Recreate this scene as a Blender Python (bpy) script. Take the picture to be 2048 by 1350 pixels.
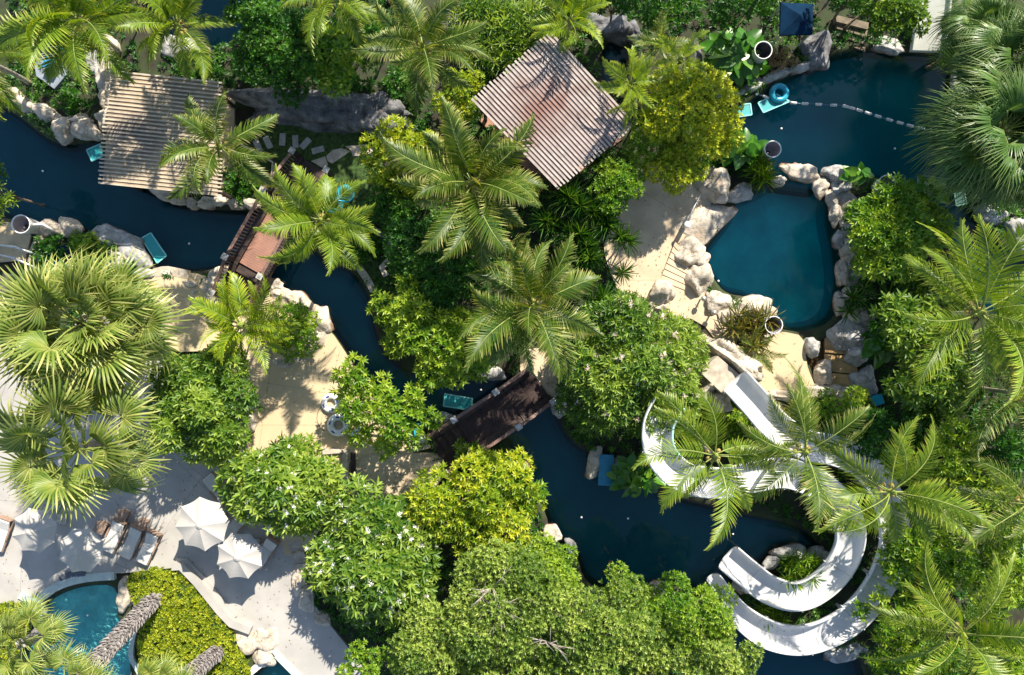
import bpy, math, random
import numpy as np
from mathutils import Vector, Matrix, noise as mnoise
from mathutils.geometry import tessellate_polygon
rad = math.radians
PI = math.pi
sc = bpy.context.scene
for o in list(bpy.data.objects): bpy.data.objects.remove(o)
# ------------------------------------------------------------------ camera, sky, sun, exposure
CH = 40.0            # drone height in metres
PPM = 35.0           # photo pixels per metre on the ground
cam_d = bpy.data.cameras.new('drone_camera'); cam = bpy.data.objects.new('drone_camera', cam_d)
sc.collection.objects.link(cam); sc.camera = cam
cam.location = (0, 0, CH); cam.rotation_euler = (0, 0, 0)
cam_d.sensor_width = 36; cam_d.lens = 36 * CH / (2048 / PPM)
cam_d.clip_start = 0.1; cam_d.clip_end = 2000
SUN_AZ = math.atan2(0.46, 0.89); SUN_EL = rad(41)
w = bpy.data.worlds.new('World'); sc.world = w; w.use_nodes = True
nt = w.node_tree; bg = nt.nodes['Background']
sky = nt.nodes.new('ShaderNodeTexSky'); sky.sky_type = 'NISHITA'; sky.sun_disc = False
sky.sun_elevation = SUN_EL; sky.sun_rotation = SUN_AZ; sky.dust_density = 0.6
nt.links.new(sky.outputs[0], bg.inputs[0]); bg.inputs[1].default_value = 0.10
sl = bpy.data.lights.new('sun', 'SUN'); sun = bpy.data.objects.new('sun', sl); sc.collection.objects.link(sun)
sl.energy = 5.0; sl.angle = rad(0.6); sl.color = (1.0, 0.92, 0.78)
sd = Vector((math.sin(SUN_AZ) * math.cos(SUN_EL), math.cos(SUN_AZ) * math.cos(SUN_EL), math.sin(SUN_EL)))
sun.rotation_euler = sd.to_track_quat('Z', 'Y').to_euler(); sun.location = (20, 30, 60)
sc.view_settings.view_transform = 'Standard'; sc.view_settings.look = 'None'
sc.view_settings.exposure = 0.93; sc.view_settings.gamma = 1
try:
    sc.cycles.max_bounces = 6; sc.cycles.diffuse_bounces = 2; sc.cycles.glossy_bounces = 2
    sc.cycles.transmission_bounces = 4; sc.cycles.transparent_max_bounces = 8
except Exception: pass

# ------------------------------------------------------------------ helpers
def P(px, py, z=0.0):
    k = (CH - z) / CH / PPM
    return Vector(((px - 1024) * k, -(py - 675) * k, z))
def S(n, z=0.0): return n * (CH - z) / CH / PPM      # pixel length -> metres at height z
LABELS = {}
def tag(o, label=None, cat=None, group=None, kind=None):
    if label:
        o['label'] = label
        LABELS.setdefault(label, []).append((o.name, group))
    if cat: o['category'] = cat
    if group: o['group'] = group
    if kind: o['kind'] = kind
    return o
def link(o, parent=None):
    sc.collection.objects.link(o)
    if parent is not None: o.parent = parent
    return o
def empty(name, loc, label=None, cat=None, group=None):
    o = bpy.data.objects.new(name, None); o.empty_display_size = 0.3; link(o); o.location = loc
    return tag(o, label, cat, group)
def tri_mesh(name, V, F, mats, t=None, smooth=False, mi=None):
    me = bpy.data.meshes.new(name)
    V = np.ascontiguousarray(V, dtype=np.float32); F = np.ascontiguousarray(F, dtype=np.int32)
    me.vertices.add(len(V)); me.vertices.foreach_set('co', V.ravel())
    me.loops.add(F.size); me.loops.foreach_set('vertex_index', F.ravel())
    me.polygons.add(len(F)); me.polygons.foreach_set('loop_start', np.arange(0, F.size, 3, dtype=np.int32))
    if t is not None:
        a = me.attributes.new('t', 'FLOAT', 'POINT'); a.data.foreach_set('value', np.ascontiguousarray(t, dtype=np.float32))
    if mi is not None: me.polygons.foreach_set('material_index', np.ascontiguousarray(mi, dtype=np.int32))
    if smooth: me.polygons.foreach_set('use_smooth', np.ones(len(F), dtype=bool))
    me.update(calc_edges=True)
    for m in (mats if isinstance(mats, (list, tuple)) else [mats]): me.materials.append(m)
    return me
def obj(name, me, parent=None, loc=None):
    o = bpy.data.objects.new(name, me); link(o, parent)
    if loc is not None: o.location = loc
    return o
class MB:
    """collects simple shapes into one mesh"""
    def __init__(s): s.v = []; s.f = []
    def add(s, vs, fs):
        b = len(s.v); s.v += [tuple(v) for v in vs]; s.f += [tuple(b + i for i in f) for f in fs]; return s
    def box(s, c, size, rz=0.0, rot=None):
        x, y, z = [d / 2 for d in size]; M = rot if rot is not None else Matrix.Rotation(rz, 3, 'Z'); c = Vector(c)
        vs = [c + M @ Vector(p) for p in ((-x,-y,-z),(x,-y,-z),(x,y,-z),(-x,y,-z),(-x,-y,z),(x,-y,z),(x,y,z),(-x,y,z))]
        return s.add(vs, [(0,3,2,1),(4,5,6,7),(0,1,5,4),(1,2,6,5),(2,3,7,6),(3,0,4,7)])
    def beam(s, a, b, wd, ht):
        a = Vector(a); b = Vector(b); d = b - a; L = d.length; x = d.normalized(); y = Vector((0,0,1)).cross(x)
        y = y.normalized() if y.length > 1e-4 else Vector((0,1,0)); z = x.cross(y)
        M = Matrix((x, y, z)).transposed()
        return s.box((a + b) / 2, (L, wd, ht), rot=M)
    def tube(s, pts, r, n=8, caps=True):
        pts = [Vector(p) for p in pts]; rr = r if isinstance(r, (list, tuple)) else [r] * len(pts)
        vs = []
        for i, p in enumerate(pts):
            d = (pts[min(i+1, len(pts)-1)] - pts[max(i-1, 0)]).normalized()
            u = d.cross(Vector((0,0,1)));  u = u.normalized() if u.length > 1e-3 else Vector((1,0,0)); v = d.cross(u)
            for k in range(n): a = 2*PI*k/n; vs.append(p + (u*math.cos(a) + v*math.sin(a)) * rr[i])
        fs = [(i*n+k, i*n+(k+1)%n, (i+1)*n+(k+1)%n, (i+1)*n+k) for i in range(len(pts)-1) for k in range(n)]
        if caps: fs += [tuple(range(n))[::-1], tuple((len(pts)-1)*n + k for k in range(n))]
        return s.add(vs, fs)
    def prism(s, poly, z0, z1):
        n = len(poly); P3 = [Vector((p[0], p[1], 0)) for p in poly]
        area = sum(P3[i].x*P3[(i+1)%n].y - P3[(i+1)%n].x*P3[i].y for i in range(n))
        if area < 0: P3 = P3[::-1]
        top = [(p.x, p.y, z1) for p in P3]; bot = [(p.x, p.y, z0) for p in P3]
        ts = tessellate_polygon([P3])
        fs = []
        for t in ts:
            a, b, c = t; A, B, C_ = P3[a], P3[b], P3[c]
            if (B-A).cross(C_-A).z < 0: b, c = c, b
            fs.append((a, b, c)); fs.append((n+a, n+c, n+b))
        fs += [(n+i, n+(i+1)%n, (i+1)%n, i) for i in range(n)]
        return s.add(top + bot, fs)
    def lathe(s, prof, c=(0,0,0), n=24):
        vs = []
        for r, z in prof:
            for k in range(n): a = 2*PI*k/n; vs.append((c[0]+r*math.cos(a), c[1]+r*math.sin(a), c[2]+z))
        fs = [(i*n+k, i*n+(k+1)%n, (i+1)*n+(k+1)%n, (i+1)*n+k) for i in range(len(prof)-1) for k in range(n)]
        return s.add(vs, fs)
    def build(s, name, m, parent=None, smooth=False, bevel=0, loc=None):
        me = bpy.data.meshes.new(name); me.from_pydata([tuple(v) for v in s.v], [], s.f); me.update()
        me.materials.append(m)
        if smooth:
            for p in me.polygons: p.use_smooth = True
        o = obj(name, me, parent, loc)
        if bevel:
            b = o.modifiers.new('bevel', 'BEVEL'); b.width = bevel; b.segments = 2; b.limit_method = 'ANGLE'
        return o
def smooth_poly(pts, it=2, closed=True):
    pts = [Vector((p[0], p[1])) for p in pts]
    for _ in range(it):
        q = []; n = len(pts)
        rng = range(n) if closed else range(n-1)
        if not closed: q.append(pts[0])
        for i in rng:
            a, b = pts[i], pts[(i+1) % n]; q += [a*0.75+b*0.25, a*0.25+b*0.75]
        if not closed: q.append(pts[-1])
        pts = q
    return [(p.x, p.y) for p in pts]
def WP(pts, z=0.0): return [(P(x, y, z).x, P(x, y, z).y) for x, y in pts]

# ------------------------------------------------------------------ materials
def mat(name, col, rough=0.6, metal=0.0, var=0.12, scale=3.0, bump=0.0, bscale=20.0, col2=None, spec=0.5, dist=0.02, detail=6, stain=None, stain_scale=0.6):
    m = bpy.data.materials.new(name); m.use_nodes = True; n = m.node_tree.nodes; l = m.node_tree.links
    b = n['Principled BSDF']; b.inputs['Roughness'].default_value = rough; b.inputs['Metallic'].default_value = metal
    b.inputs['Specular IOR Level'].default_value = spec
    tc = n.new('ShaderNodeTexCoord'); geo = n.new('ShaderNodeNewGeometry')
    nz = n.new('ShaderNodeTexNoise'); nz.inputs['Scale'].default_value = scale; nz.inputs['Detail'].default_value = detail
    l.new(geo.outputs['Position'], nz.inputs['Vector'])
    r = n.new('ShaderNodeValToRGB')
    c2 = col2 if col2 else tuple(c * (1 - 2.2*var) for c in col)
    r.color_ramp.elements[0].color = (*c2, 1); r.color_ramp.elements[0].position = 0.3
    r.color_ramp.elements[1].color = (*[min(1, c * (1 + var)) for c in col], 1); r.color_ramp.elements[1].position = 0.65
    l.new(nz.outputs['Fac'], r.inputs['Fac'])
    out = r.outputs['Color']
    if stain:
        n2 = n.new('ShaderNodeTexNoise'); n2.inputs['Scale'].default_value = stain_scale; n2.inputs['Detail'].default_value = 8; n2.inputs['Roughness'].default_value = 0.65
        l.new(geo.outputs['Position'], n2.inputs['Vector'])
        r2 = n.new('ShaderNodeValToRGB'); r2.color_ramp.elements[0].position = 0.5; r2.color_ramp.elements[1].position = 0.68
        l.new(n2.outputs['Fac'], r2.inputs['Fac'])
        mx = n.new('ShaderNodeMixRGB'); mx.inputs['Color2'].default_value = (*stain, 1)
        mu = n.new('ShaderNodeMath'); mu.operation = 'MULTIPLY'; mu.inputs[1].default_value = 0.75
        l.new(r2.outputs['Color'], mu.inputs[0]); l.new(mu.outputs[0], mx.inputs['Fac'])
        l.new(out, mx.inputs['Color1']); out = mx.outputs['Color']
    l.new(out, b.inputs['Base Color'])
    if bump:
        n3 = n.new('ShaderNodeTexNoise'); n3.inputs['Scale'].default_value = bscale; n3.inputs['Detail'].default_value = 5
        l.new(geo.outputs['Position'], n3.inputs['Vector'])
        bp = n.new('ShaderNodeBump'); bp.inputs['Strength'].default_value = bump; bp.inputs['Distance'].default_value = dist
        l.new(n3.outputs['Fac'], bp.inputs['Height']); l.new(bp.outputs['Normal'], b.inputs['Normal'])
    return m
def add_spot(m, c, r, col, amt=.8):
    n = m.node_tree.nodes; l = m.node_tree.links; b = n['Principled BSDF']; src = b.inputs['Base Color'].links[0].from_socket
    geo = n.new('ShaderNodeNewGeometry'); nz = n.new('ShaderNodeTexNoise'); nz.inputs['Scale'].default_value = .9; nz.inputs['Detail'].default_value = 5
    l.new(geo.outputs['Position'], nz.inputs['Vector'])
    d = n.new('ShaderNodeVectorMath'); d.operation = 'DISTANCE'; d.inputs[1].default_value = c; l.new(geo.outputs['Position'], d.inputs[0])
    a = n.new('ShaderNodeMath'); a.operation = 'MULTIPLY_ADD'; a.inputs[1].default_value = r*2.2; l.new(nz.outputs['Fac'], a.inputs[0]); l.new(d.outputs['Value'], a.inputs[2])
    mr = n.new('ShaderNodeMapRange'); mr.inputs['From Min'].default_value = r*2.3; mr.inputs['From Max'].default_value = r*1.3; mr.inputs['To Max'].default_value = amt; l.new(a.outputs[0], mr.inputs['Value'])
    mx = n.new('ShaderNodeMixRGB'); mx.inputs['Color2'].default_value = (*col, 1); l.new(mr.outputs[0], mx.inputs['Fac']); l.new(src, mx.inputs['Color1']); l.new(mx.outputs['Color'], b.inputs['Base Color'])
def add_rock_detail(m, dark):
    # brown water line and cracks, as on wet river boulders
    n = m.node_tree.nodes; l = m.node_tree.links; b = n['Principled BSDF']; src = b.inputs['Base Color'].links[0].from_socket
    geo = n.new('ShaderNodeNewGeometry'); sx = n.new('ShaderNodeSeparateXYZ'); l.new(geo.outputs['Position'], sx.inputs[0])
    nz = n.new('ShaderNodeTexNoise'); nz.inputs['Scale'].default_value = 3; l.new(geo.outputs['Position'], nz.inputs['Vector'])
    a = n.new('ShaderNodeMath'); a.operation = 'MULTIPLY_ADD'; a.inputs[1].default_value = .25; l.new(nz.outputs['Fac'], a.inputs[0]); l.new(sx.outputs['Z'], a.inputs[2])
    mr = n.new('ShaderNodeMapRange'); mr.inputs['From Min'].default_value = .14; mr.inputs['From Max'].default_value = -.06; l.new(a.outputs[0], mr.inputs['Value'])
    mx = n.new('ShaderNodeMixRGB'); mx.inputs['Color2'].default_value = (*dark, 1); l.new(mr.outputs[0], mx.inputs['Fac']); l.new(src, mx.inputs['Color1'])
    vo = n.new('ShaderNodeTexVoronoi'); vo.feature = 'DISTANCE_TO_EDGE'; vo.inputs['Scale'].default_value = .9
    n4 = n.new('ShaderNodeTexNoise'); n4.inputs['Scale'].default_value = 2.5; n4.inputs['Detail'].default_value = 6; l.new(geo.outputs['Position'], n4.inputs['Vector'])
    va = n.new('ShaderNodeVectorMath'); va.operation = 'MULTIPLY_ADD'; va.inputs[1].default_value = (.8,.8,.8); l.new(n4.outputs['Color'], va.inputs[0]); l.new(geo.outputs['Position'], va.inputs[2]); l.new(va.outputs[0], vo.inputs['Vector'])
    r = n.new('ShaderNodeMapRange'); r.inputs['From Min'].default_value = .0; r.inputs['From Max'].default_value = .035; r.inputs['To Min'].default_value = .6; r.inputs['To Max'].default_value = 0; l.new(vo.outputs['Distance'], r.inputs['Value'])
    m2 = n.new('ShaderNodeMixRGB'); m2.inputs['Color2'].default_value = (.09,.07,.055,1); l.new(r.outputs[0], m2.inputs['Fac']); l.new(mx.outputs['Color'], m2.inputs['Color1']); l.new(m2.outputs['Color'], b.inputs['Base Color'])
def leaf_mat(name, c0, c1, c2, rough=0.42, trans=0.35, tcol=None):
    m = bpy.data.materials.new(name); m.use_nodes = True; n = m.node_tree.nodes; l = m.node_tree.links
    b = n['Principled BSDF']; b.inputs['Roughness'].default_value = rough
    at = n.new('ShaderNodeAttribute'); at.attribute_name = 't'
    r = n.new('ShaderNodeValToRGB'); e = r.color_ramp.elements
    e[0].position = 0.0; e[0].color = (*c0, 1); e[1].position = 1.0; e[1].color = (*c2, 1)
    x = e.new(0.5); x.color = (*c1, 1)
    l.new(at.outputs['Fac'], r.inputs['Fac'])
    l.new(r.outputs['Color'], b.inputs['Base Color'])
    tr = n.new('ShaderNodeBsdfTranslucent')
    mx = n.new('ShaderNodeMixRGB'); mx.blend_type = 'MULTIPLY'; mx.inputs['Fac'].default_value = 1.0
    mx.inputs['Color2'].default_value = (*(tcol or (1.5, 1.5, 0.5)), 1)
    l.new(r.outputs['Color'], mx.inputs['Color1']); l.new(mx.outputs['Color'], tr.inputs['Color'])
    ms = n.new('ShaderNodeMixShader'); ms.inputs['Fac'].default_value = trans
    l.new(b.outputs[0], ms.inputs[1]); l.new(tr.outputs[0], ms.inputs[2])
    l.new(ms.outputs[0], n['Material Output'].inputs['Surface'])
    return m
M = {}
M['coco'] = leaf_mat('coconut_leaf', (0.025,0.085,0.010), (0.13,0.20,0.022), (0.66,0.60,0.26), tcol=(1.6,1.4,0.35))
M['coco_y'] = leaf_mat('coconut_leaf_yellow', (0.07,0.15,0.012), (0.20,0.30,0.022), (0.50,0.50,0.09), tcol=(1.6,1.5,0.35))
M['fan'] = leaf_mat('fan_leaf', (0.05,0.115,0.02), (0.20,0.27,0.045), (0.70,0.66,0.24), rough=0.38)
M['fan_dark'] = leaf_mat('fan_leaf_dark', (0.04,0.11,0.03), (0.10,0.20,0.045), (0.34,0.42,0.15), rough=0.38)
M['rachis'] = mat('palm_rachis', (0.24,0.29,0.06), 0.55, var=0.15)
M['dry'] = leaf_mat('dry_leaf', (0.22,0.13,0.06), (0.34,0.22,0.11), (0.48,0.36,0.2), tcol=(1,1,0.8))
M['green'] = leaf_mat('leaf_green', (0.035,0.11,0.012), (0.115,0.22,0.018), (0.32,0.42,0.06))
M['deep'] = leaf_mat('leaf_deep', (0.014,0.075,0.010), (0.04,0.15,0.014), (0.11,0.25,0.025))
M['yellow'] = leaf_mat('leaf_yellow', (0.08,0.18,0.010), (0.26,0.36,0.016), (0.58,0.58,0.04))
M['lime'] = leaf_mat('leaf_lime', (0.05,0.16,0.010), (0.15,0.29,0.016), (0.38,0.48,0.045))
M['olive'] = leaf_mat('leaf_olive', (0.05,0.12,0.015), (0.17,0.27,0.035), (0.44,0.52,0.11))
M['hedge'] = leaf_mat('leaf_hedge', (0.08,0.15,0.010), (0.28,0.36,0.016), (0.60,0.60,0.05))
M['big'] = leaf_mat('leaf_big', (0.03,0.12,0.010), (0.06,0.20,0.014), (0.17,0.33,0.025), rough=0.32, trans=0.25)
M['spike'] = leaf_mat('leaf_spike', (0.02,0.09,0.010), (0.055,0.17,0.018), (0.24,0.38,0.07), rough=0.33)
M['croton'] = leaf_mat('leaf_croton', (0.09,0.12,0.03), (0.20,0.22,0.05), (0.42,0.30,0.10), rough=0.4)
M['flower'] = leaf_mat('petal_white', (0.75,0.74,0.66), (0.82,0.80,0.74), (0.85,0.84,0.8), tcol=(1,1,0.9), trans=0.2)
M['pink'] = leaf_mat('petal_pink', (0.62,0.42,0.36), (0.75,0.60,0.52), (0.80,0.74,0.68), tcol=(1,0.9,0.9), trans=0.2)
M['nut'] = mat('coconut_husk', (0.42,0.30,0.08), 0.6, var=0.2)
M['bark'] = mat('bark', (0.20,0.15,0.11), 0.85, var=0.25, scale=9, bump=0.6, bscale=14)
M['bark_pale'] = mat('bark_pale', (0.42,0.36,0.30), 0.85, var=0.2, scale=7, bump=0.5, bscale=20)
M['boot'] = mat('palm_boot', (0.33,0.30,0.29), 0.85, var=0.35, scale=5, bump=0.4, bscale=14)
M['rock'] = mat('rock_white', (0.56,0.49,0.40), 0.85, var=0.16, scale=1.6, bump=0.8, bscale=5, dist=0.08, stain=(0.40,0.30,0.20), stain_scale=1.1)
M['rock_grey'] = mat('rock_grey', (0.44,0.43,0.41), 0.85, var=0.2, scale=1.8, bump=0.8, bscale=5, dist=0.08, stain=(0.20,0.19,0.18), stain_scale=1.3)
M['rock_dark'] = mat('rock_dark', (0.13,0.13,0.14), 0.8, var=0.35, scale=1.6, bump=1.0, bscale=3.5, dist=0.12, stain=(0.34,0.33,0.32), stain_scale=1.4)
M['sand'] = mat('sand_paving', (0.60,0.475,0.30), 0.9, var=0.05, scale=0.7, bump=0.15, bscale=60, stain=(0.50,0.38,0.235), stain_scale=0.35)
M['sand2'] = mat('sand_paving_worn', (0.60,0.48,0.33), 0.9, var=0.08, scale=0.9, bump=0.2, bscale=50, stain=(0.47,0.35,0.23), stain_scale=0.5)
M['kerb'] = mat('kerb_stone', (0.50,0.43,0.34), 0.85, var=0.14, scale=3, bump=0.3, bscale=20)
M['concrete'] = mat('terrace_concrete', (0.42,0.40,0.37), 0.85, var=0.07, scale=0.8, bump=0.15, bscale=40, stain=(0.37,0.355,0.34), stain_scale=0.35)
M['coping'] = mat('pool_coping', (0.48,0.56,0.52), 0.6, var=0.08, scale=3)
M['tile_dark'] = mat('dark_tile', (0.10,0.11,0.13), 0.4, var=0.15, scale=6)
M['joint'] = mat('joint', (0.30,0.29,0.28), 0.9)
M['joint_sand'] = mat('joint_sand', (0.40,0.31,0.20), 0.9)
M['stone_grey'] = mat('stepping_stone_grey', (0.42,0.40,0.38), 0.9, var=0.14, scale=4, bump=0.3, bscale=25)
M['stone_tan'] = mat('stepping_stone_tan', (0.52,0.44,0.36), 0.9, var=0.14, scale=3, bump=0.3, bscale=25)
M['grass'] = mat('grass', (0.05,0.10,0.02), 0.95, var=0.3, scale=5, bump=0.8, bscale=40, dist=0.05)
M['white'] = mat('white_fibreglass', (0.66,0.66,0.66), 0.35, var=0.03, scale=2, stain=(0.55,0.55,0.55), stain_scale=0.9)
M['white_p'] = mat('white_plastic', (0.82,0.81,0.79), 0.4, var=0.03)
M['pale_blue'] = mat('pale_blue_fibreglass', (0.45,0.72,0.74), 0.35, var=0.04)
M['slat'] = mat('weathered_slat', (0.50,0.425,0.32), 0.85, var=0.12, scale=3, bump=0.3, bscale=25, stain=(0.46,0.39,0.33), stain_scale=1.0)
M['slat_b'] = mat('weathered_slat_mauve', (0.43,0.375,0.345), 0.85, var=0.14, scale=3, bump=0.3, bscale=25, stain=(0.36,0.28,0.26), stain_scale=0.9)
M['roof_tan'] = mat('tan_roof_boards', (0.42,0.315,0.20), 0.85, var=0.14, scale=1.2, stain=(0.20,0.13,0.13), stain_scale=0.35)
M['roof_mauve'] = mat('mauve_roof_boards', (0.22,0.17,0.155), 0.85, var=0.14, scale=0.9, stain=(0.22,0.085,0.07), stain_scale=0.3)
M['pool_tile'] = mat('pool_floor_tile', (0.42,0.78,0.74), 0.6, var=0.12, scale=2.5, stain=(0.26,0.60,0.62), stain_scale=0.9)
M['lagoon_tile'] = mat('lagoon_floor', (0.10,0.58,0.48), 0.7, var=0.15, scale=.5, stain=(0.05,0.36,0.36), stain_scale=0.35)
M['floor_tan'] = mat('tan_floor_boards', (0.52,0.40,0.24), 0.8, var=0.12, scale=1.2)
M['floor_red'] = mat('redbrown_floor', (0.32,0.17,0.12), 0.7, var=0.2, scale=0.8)
M['bridge_red'] = mat('bridge_red_deck', (0.30,0.155,0.115), 0.7, var=0.09, scale=1.5, bump=0.2, bscale=30, stain=(0.40,0.20,0.14), stain_scale=1.4)
M['bridge_dark'] = mat('bridge_dark_wood', (0.055,0.035,0.03), 0.7, var=0.25, scale=5, bump=0.3, bscale=20)
M['bridge_rail'] = mat('bridge_rail_wood', (0.20,0.12,0.095), 0.6, var=0.2, scale=4)
M['bridge_brown'] = mat('bridge_brown_deck', (0.05,0.03,0.026), 0.8, var=0.2, scale=2, bump=0.3, bscale=20)
M['baluster'] = mat('baluster_wood', (0.36,0.22,0.16), 0.6, var=0.15, scale=5)
M['canvas'] = mat('umbrella_canvas', (0.48,0.455,0.42), 0.9, var=0.03, scale=2)
M['cushion'] = mat('cushion', (0.60,0.58,0.54), 0.9, var=0.03, scale=4)
M['wicker'] = mat('wicker_brown', (0.34,0.23,0.17), 0.7, var=0.25, scale=30, bump=0.5, bscale=60)
M['metal'] = mat('steel_pipe', (0.55,0.55,0.54), 0.35, metal=0.6, var=0.05)
M['teal'] = mat('teal_panel', (0.03,0.36,0.38), 0.5, var=0.06, scale=2)
M['teal_edge'] = mat('teal_panel_edge', (0.25,0.66,0.66), 0.5, var=0.04)
M['teal_shaded'] = mat('shaded_teal_panel', (0.015,0.07,0.06), 0.7)  # darker copy of the teal panel, shade under the fronds put into the colour
M['teal_shaded_edge'] = mat('shaded_teal_edge', (0.06,0.16,0.14), 0.7)  # its border, darkened for the same shade
M['tube_blue'] = mat('blue_vinyl', (0.03,0.38,0.52), 0.25, var=0.08, scale=3)
M['navy'] = mat('navy_canvas', (0.003,0.024,0.06), 0.9, var=0.12, scale=2, spec=0.1)
M['blue_box'] = mat('blue_box', (0.02,0.22,0.36), 0.5, var=0.1)
M['black'] = mat('black_inside', (0.03,0.03,0.035), 0.5, var=0.1)
M['purple_grey'] = mat('tub_lining', (0.34,0.29,0.29), 0.6, var=0.1)
M['mark_blue'] = mat('mark_blue', (0.04,0.07,0.30), 0.5)
M['rope'] = mat('rope', (0.12,0.25,0.33), 0.7)
M['float'] = mat('rope_float', (0.70,0.69,0.66), 0.5, var=0.08)
M['amber'] = mat('amber_tile', (0.50,0.31,0.13), 0.5, var=0.2, scale=2.2, stain=(0.30,0.20,0.10), stain_scale=1.5)
M['timber'] = mat('dark_timber_steps', (0.17,0.13,0.08), 0.75, var=0.2, scale=4)
M['timber_pale'] = mat('pale_step_edge', (0.45,0.36,0.27), 0.75, var=0.1)
M['red'] = mat('red_plastic', (0.5,0.08,0.05), 0.5)
M['steel_blue'] = mat('bluish_slab', (0.24,0.28,0.33), 0.7, var=0.1)
M['ramp'] = mat('pale_ramp', (0.66,0.66,0.58), 0.6, var=0.04, scale=2)

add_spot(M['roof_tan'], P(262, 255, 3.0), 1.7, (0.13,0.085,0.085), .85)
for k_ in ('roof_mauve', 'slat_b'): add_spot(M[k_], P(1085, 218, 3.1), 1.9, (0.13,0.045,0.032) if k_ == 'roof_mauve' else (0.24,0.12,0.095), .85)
for k_, c_ in (('rock',(.22,.12,.06)), ('rock_grey',(.13,.08,.05)), ('rock_dark',(.05,.04,.035))): add_rock_detail(M[k_], c_)
def water_mat(name, tint, glossy=1.0, bump=0.05, bscale=1.2):
    m = bpy.data.materials.new(name); m.use_nodes = True; n = m.node_tree.nodes; l = m.node_tree.links
    n.remove(n['Principled BSDF'])
    tr = n.new('ShaderNodeBsdfTransparent'); tr.inputs['Color'].default_value = (*tint, 1)
    gl = n.new('ShaderNodeBsdfGlossy'); gl.inputs['Roughness'].default_value = 0.02; gl.inputs['Color'].default_value = (1,1,1,1)
    fr = n.new('ShaderNodeFresnel'); fr.inputs['IOR'].default_value = 1.34
    geo = n.new('ShaderNodeNewGeometry'); nz = n.new('ShaderNodeTexNoise'); nz.inputs['Scale'].default_value = bscale; nz.inputs['Detail'].default_value = 3
    l.new(geo.outputs['Position'], nz.inputs['Vector'])
    bp = n.new('ShaderNodeBump'); bp.inputs['Strength'].default_value = bump; bp.inputs['Distance'].default_value = 0.1
    l.new(nz.outputs['Fac'], bp.inputs['Height']); l.new(bp.outputs['Normal'], gl.inputs['Normal']); l.new(bp.outputs['Normal'], fr.inputs['Normal'])
    ms = n.new('ShaderNodeMixShader')
    l.new(fr.outputs[0], ms.inputs['Fac']); l.new(tr.outputs[0], ms.inputs[1]); l.new(gl.outputs[0], ms.inputs[2])
    l.new(ms.outputs[0], n['Material Output'].inputs['Surface'])
    return m
M['water'] = water_mat('river_water', (0.27,0.55,0.64))
M['water_pool'] = water_mat('pool_water', (0.27,0.82,0.90))
M['water_light'] = water_mat('shallow_water', (0.60,0.92,0.95), bump=0.12, bscale=3)
M['water_amber'] = water_mat('amber_water', (0.8,0.72,0.55), bump=0.15, bscale=4)

# ground: soil above the water line, painted pool lining below it
def ground_mat():
    m = bpy.data.materials.new('ground'); m.use_nodes = True; n = m.node_tree.nodes; l = m.node_tree.links
    b = n['Principled BSDF']; b.inputs['Roughness'].default_value = 0.9
    geo = n.new('ShaderNodeNewGeometry'); sx = n.new('ShaderNodeSeparateXYZ'); l.new(geo.outputs['Position'], sx.inputs[0])
    nz = n.new('ShaderNodeTexNoise'); nz.inputs['Scale'].default_value = 1.3; nz.inputs['Detail'].default_value = 8; l.new(geo.outputs['Position'], nz.inputs['Vector'])
    r = n.new('ShaderNodeValToRGB'); e = r.color_ramp.elements
    e[0].position = 0.35; e[0].color = (0.028,0.022,0.014,1); e[1].position = 0.62; e[1].color = (0.035,0.055,0.015,1)
    l.new(nz.outputs['Fac'], r.inputs['Fac'])
    n2 = n.new('ShaderNodeTexNoise'); n2.inputs['Scale'].default_value = 0.5; n2.inputs['Detail'].default_value = 6; l.new(geo.outputs['Position'], n2.inputs['Vector'])
    r2 = n.new('ShaderNodeValToRGB'); e = r2.color_ramp.elements
    e[0].position = 0.35; e[0].color = (0.09,0.29,0.28,1); e[1].position = 0.65; e[1].color = (0.13,0.36,0.33,1)
    l.new(n2.outputs['Fac'], r2.inputs['Fac'])
    mr = n.new('ShaderNodeMapRange'); mr.inputs['From Min'].default_value = -0.9; mr.inputs['From Max'].default_value = -0.25; l.new(sx.outputs['Z'], mr.inputs['Value'])
    # the bank under the surface is bare brown clay, then the lining starts
    r3 = n.new('ShaderNodeValToRGB'); e = r3.color_ramp.elements
    e[0].position = 0.0; e[0].color = (0,0,0,1); e[1].position = 0.35; e[1].color = (1,1,1,1)
    l.new(mr.outputs[0], r3.inputs['Fac'])
    mx = n.new('ShaderNodeMixRGB'); mx.inputs['Color2'].default_value = (0.20,0.12,0.07,1); l.new(r3.outputs['Color'], mx.inputs['Fac']); l.new(r2.outputs['Color'], mx.inputs['Color1'])
    cm = n.new('ShaderNodeMath'); cm.operation = 'GREATER_THAN'; cm.inputs[1].default_value = -0.28; l.new(sx.outputs['Z'], cm.inputs[0])
    m2 = n.new('ShaderNodeMixRGB'); l.new(cm.outputs[0], m2.inputs['Fac']); l.new(mx.outputs['Color'], m2.inputs['Color1']); l.new(r.outputs['Color'], m2.inputs['Color2'])
    l.new(m2.outputs['Color'], b.inputs['Base Color'])
    return m
M['ground'] = ground_mat()

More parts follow.
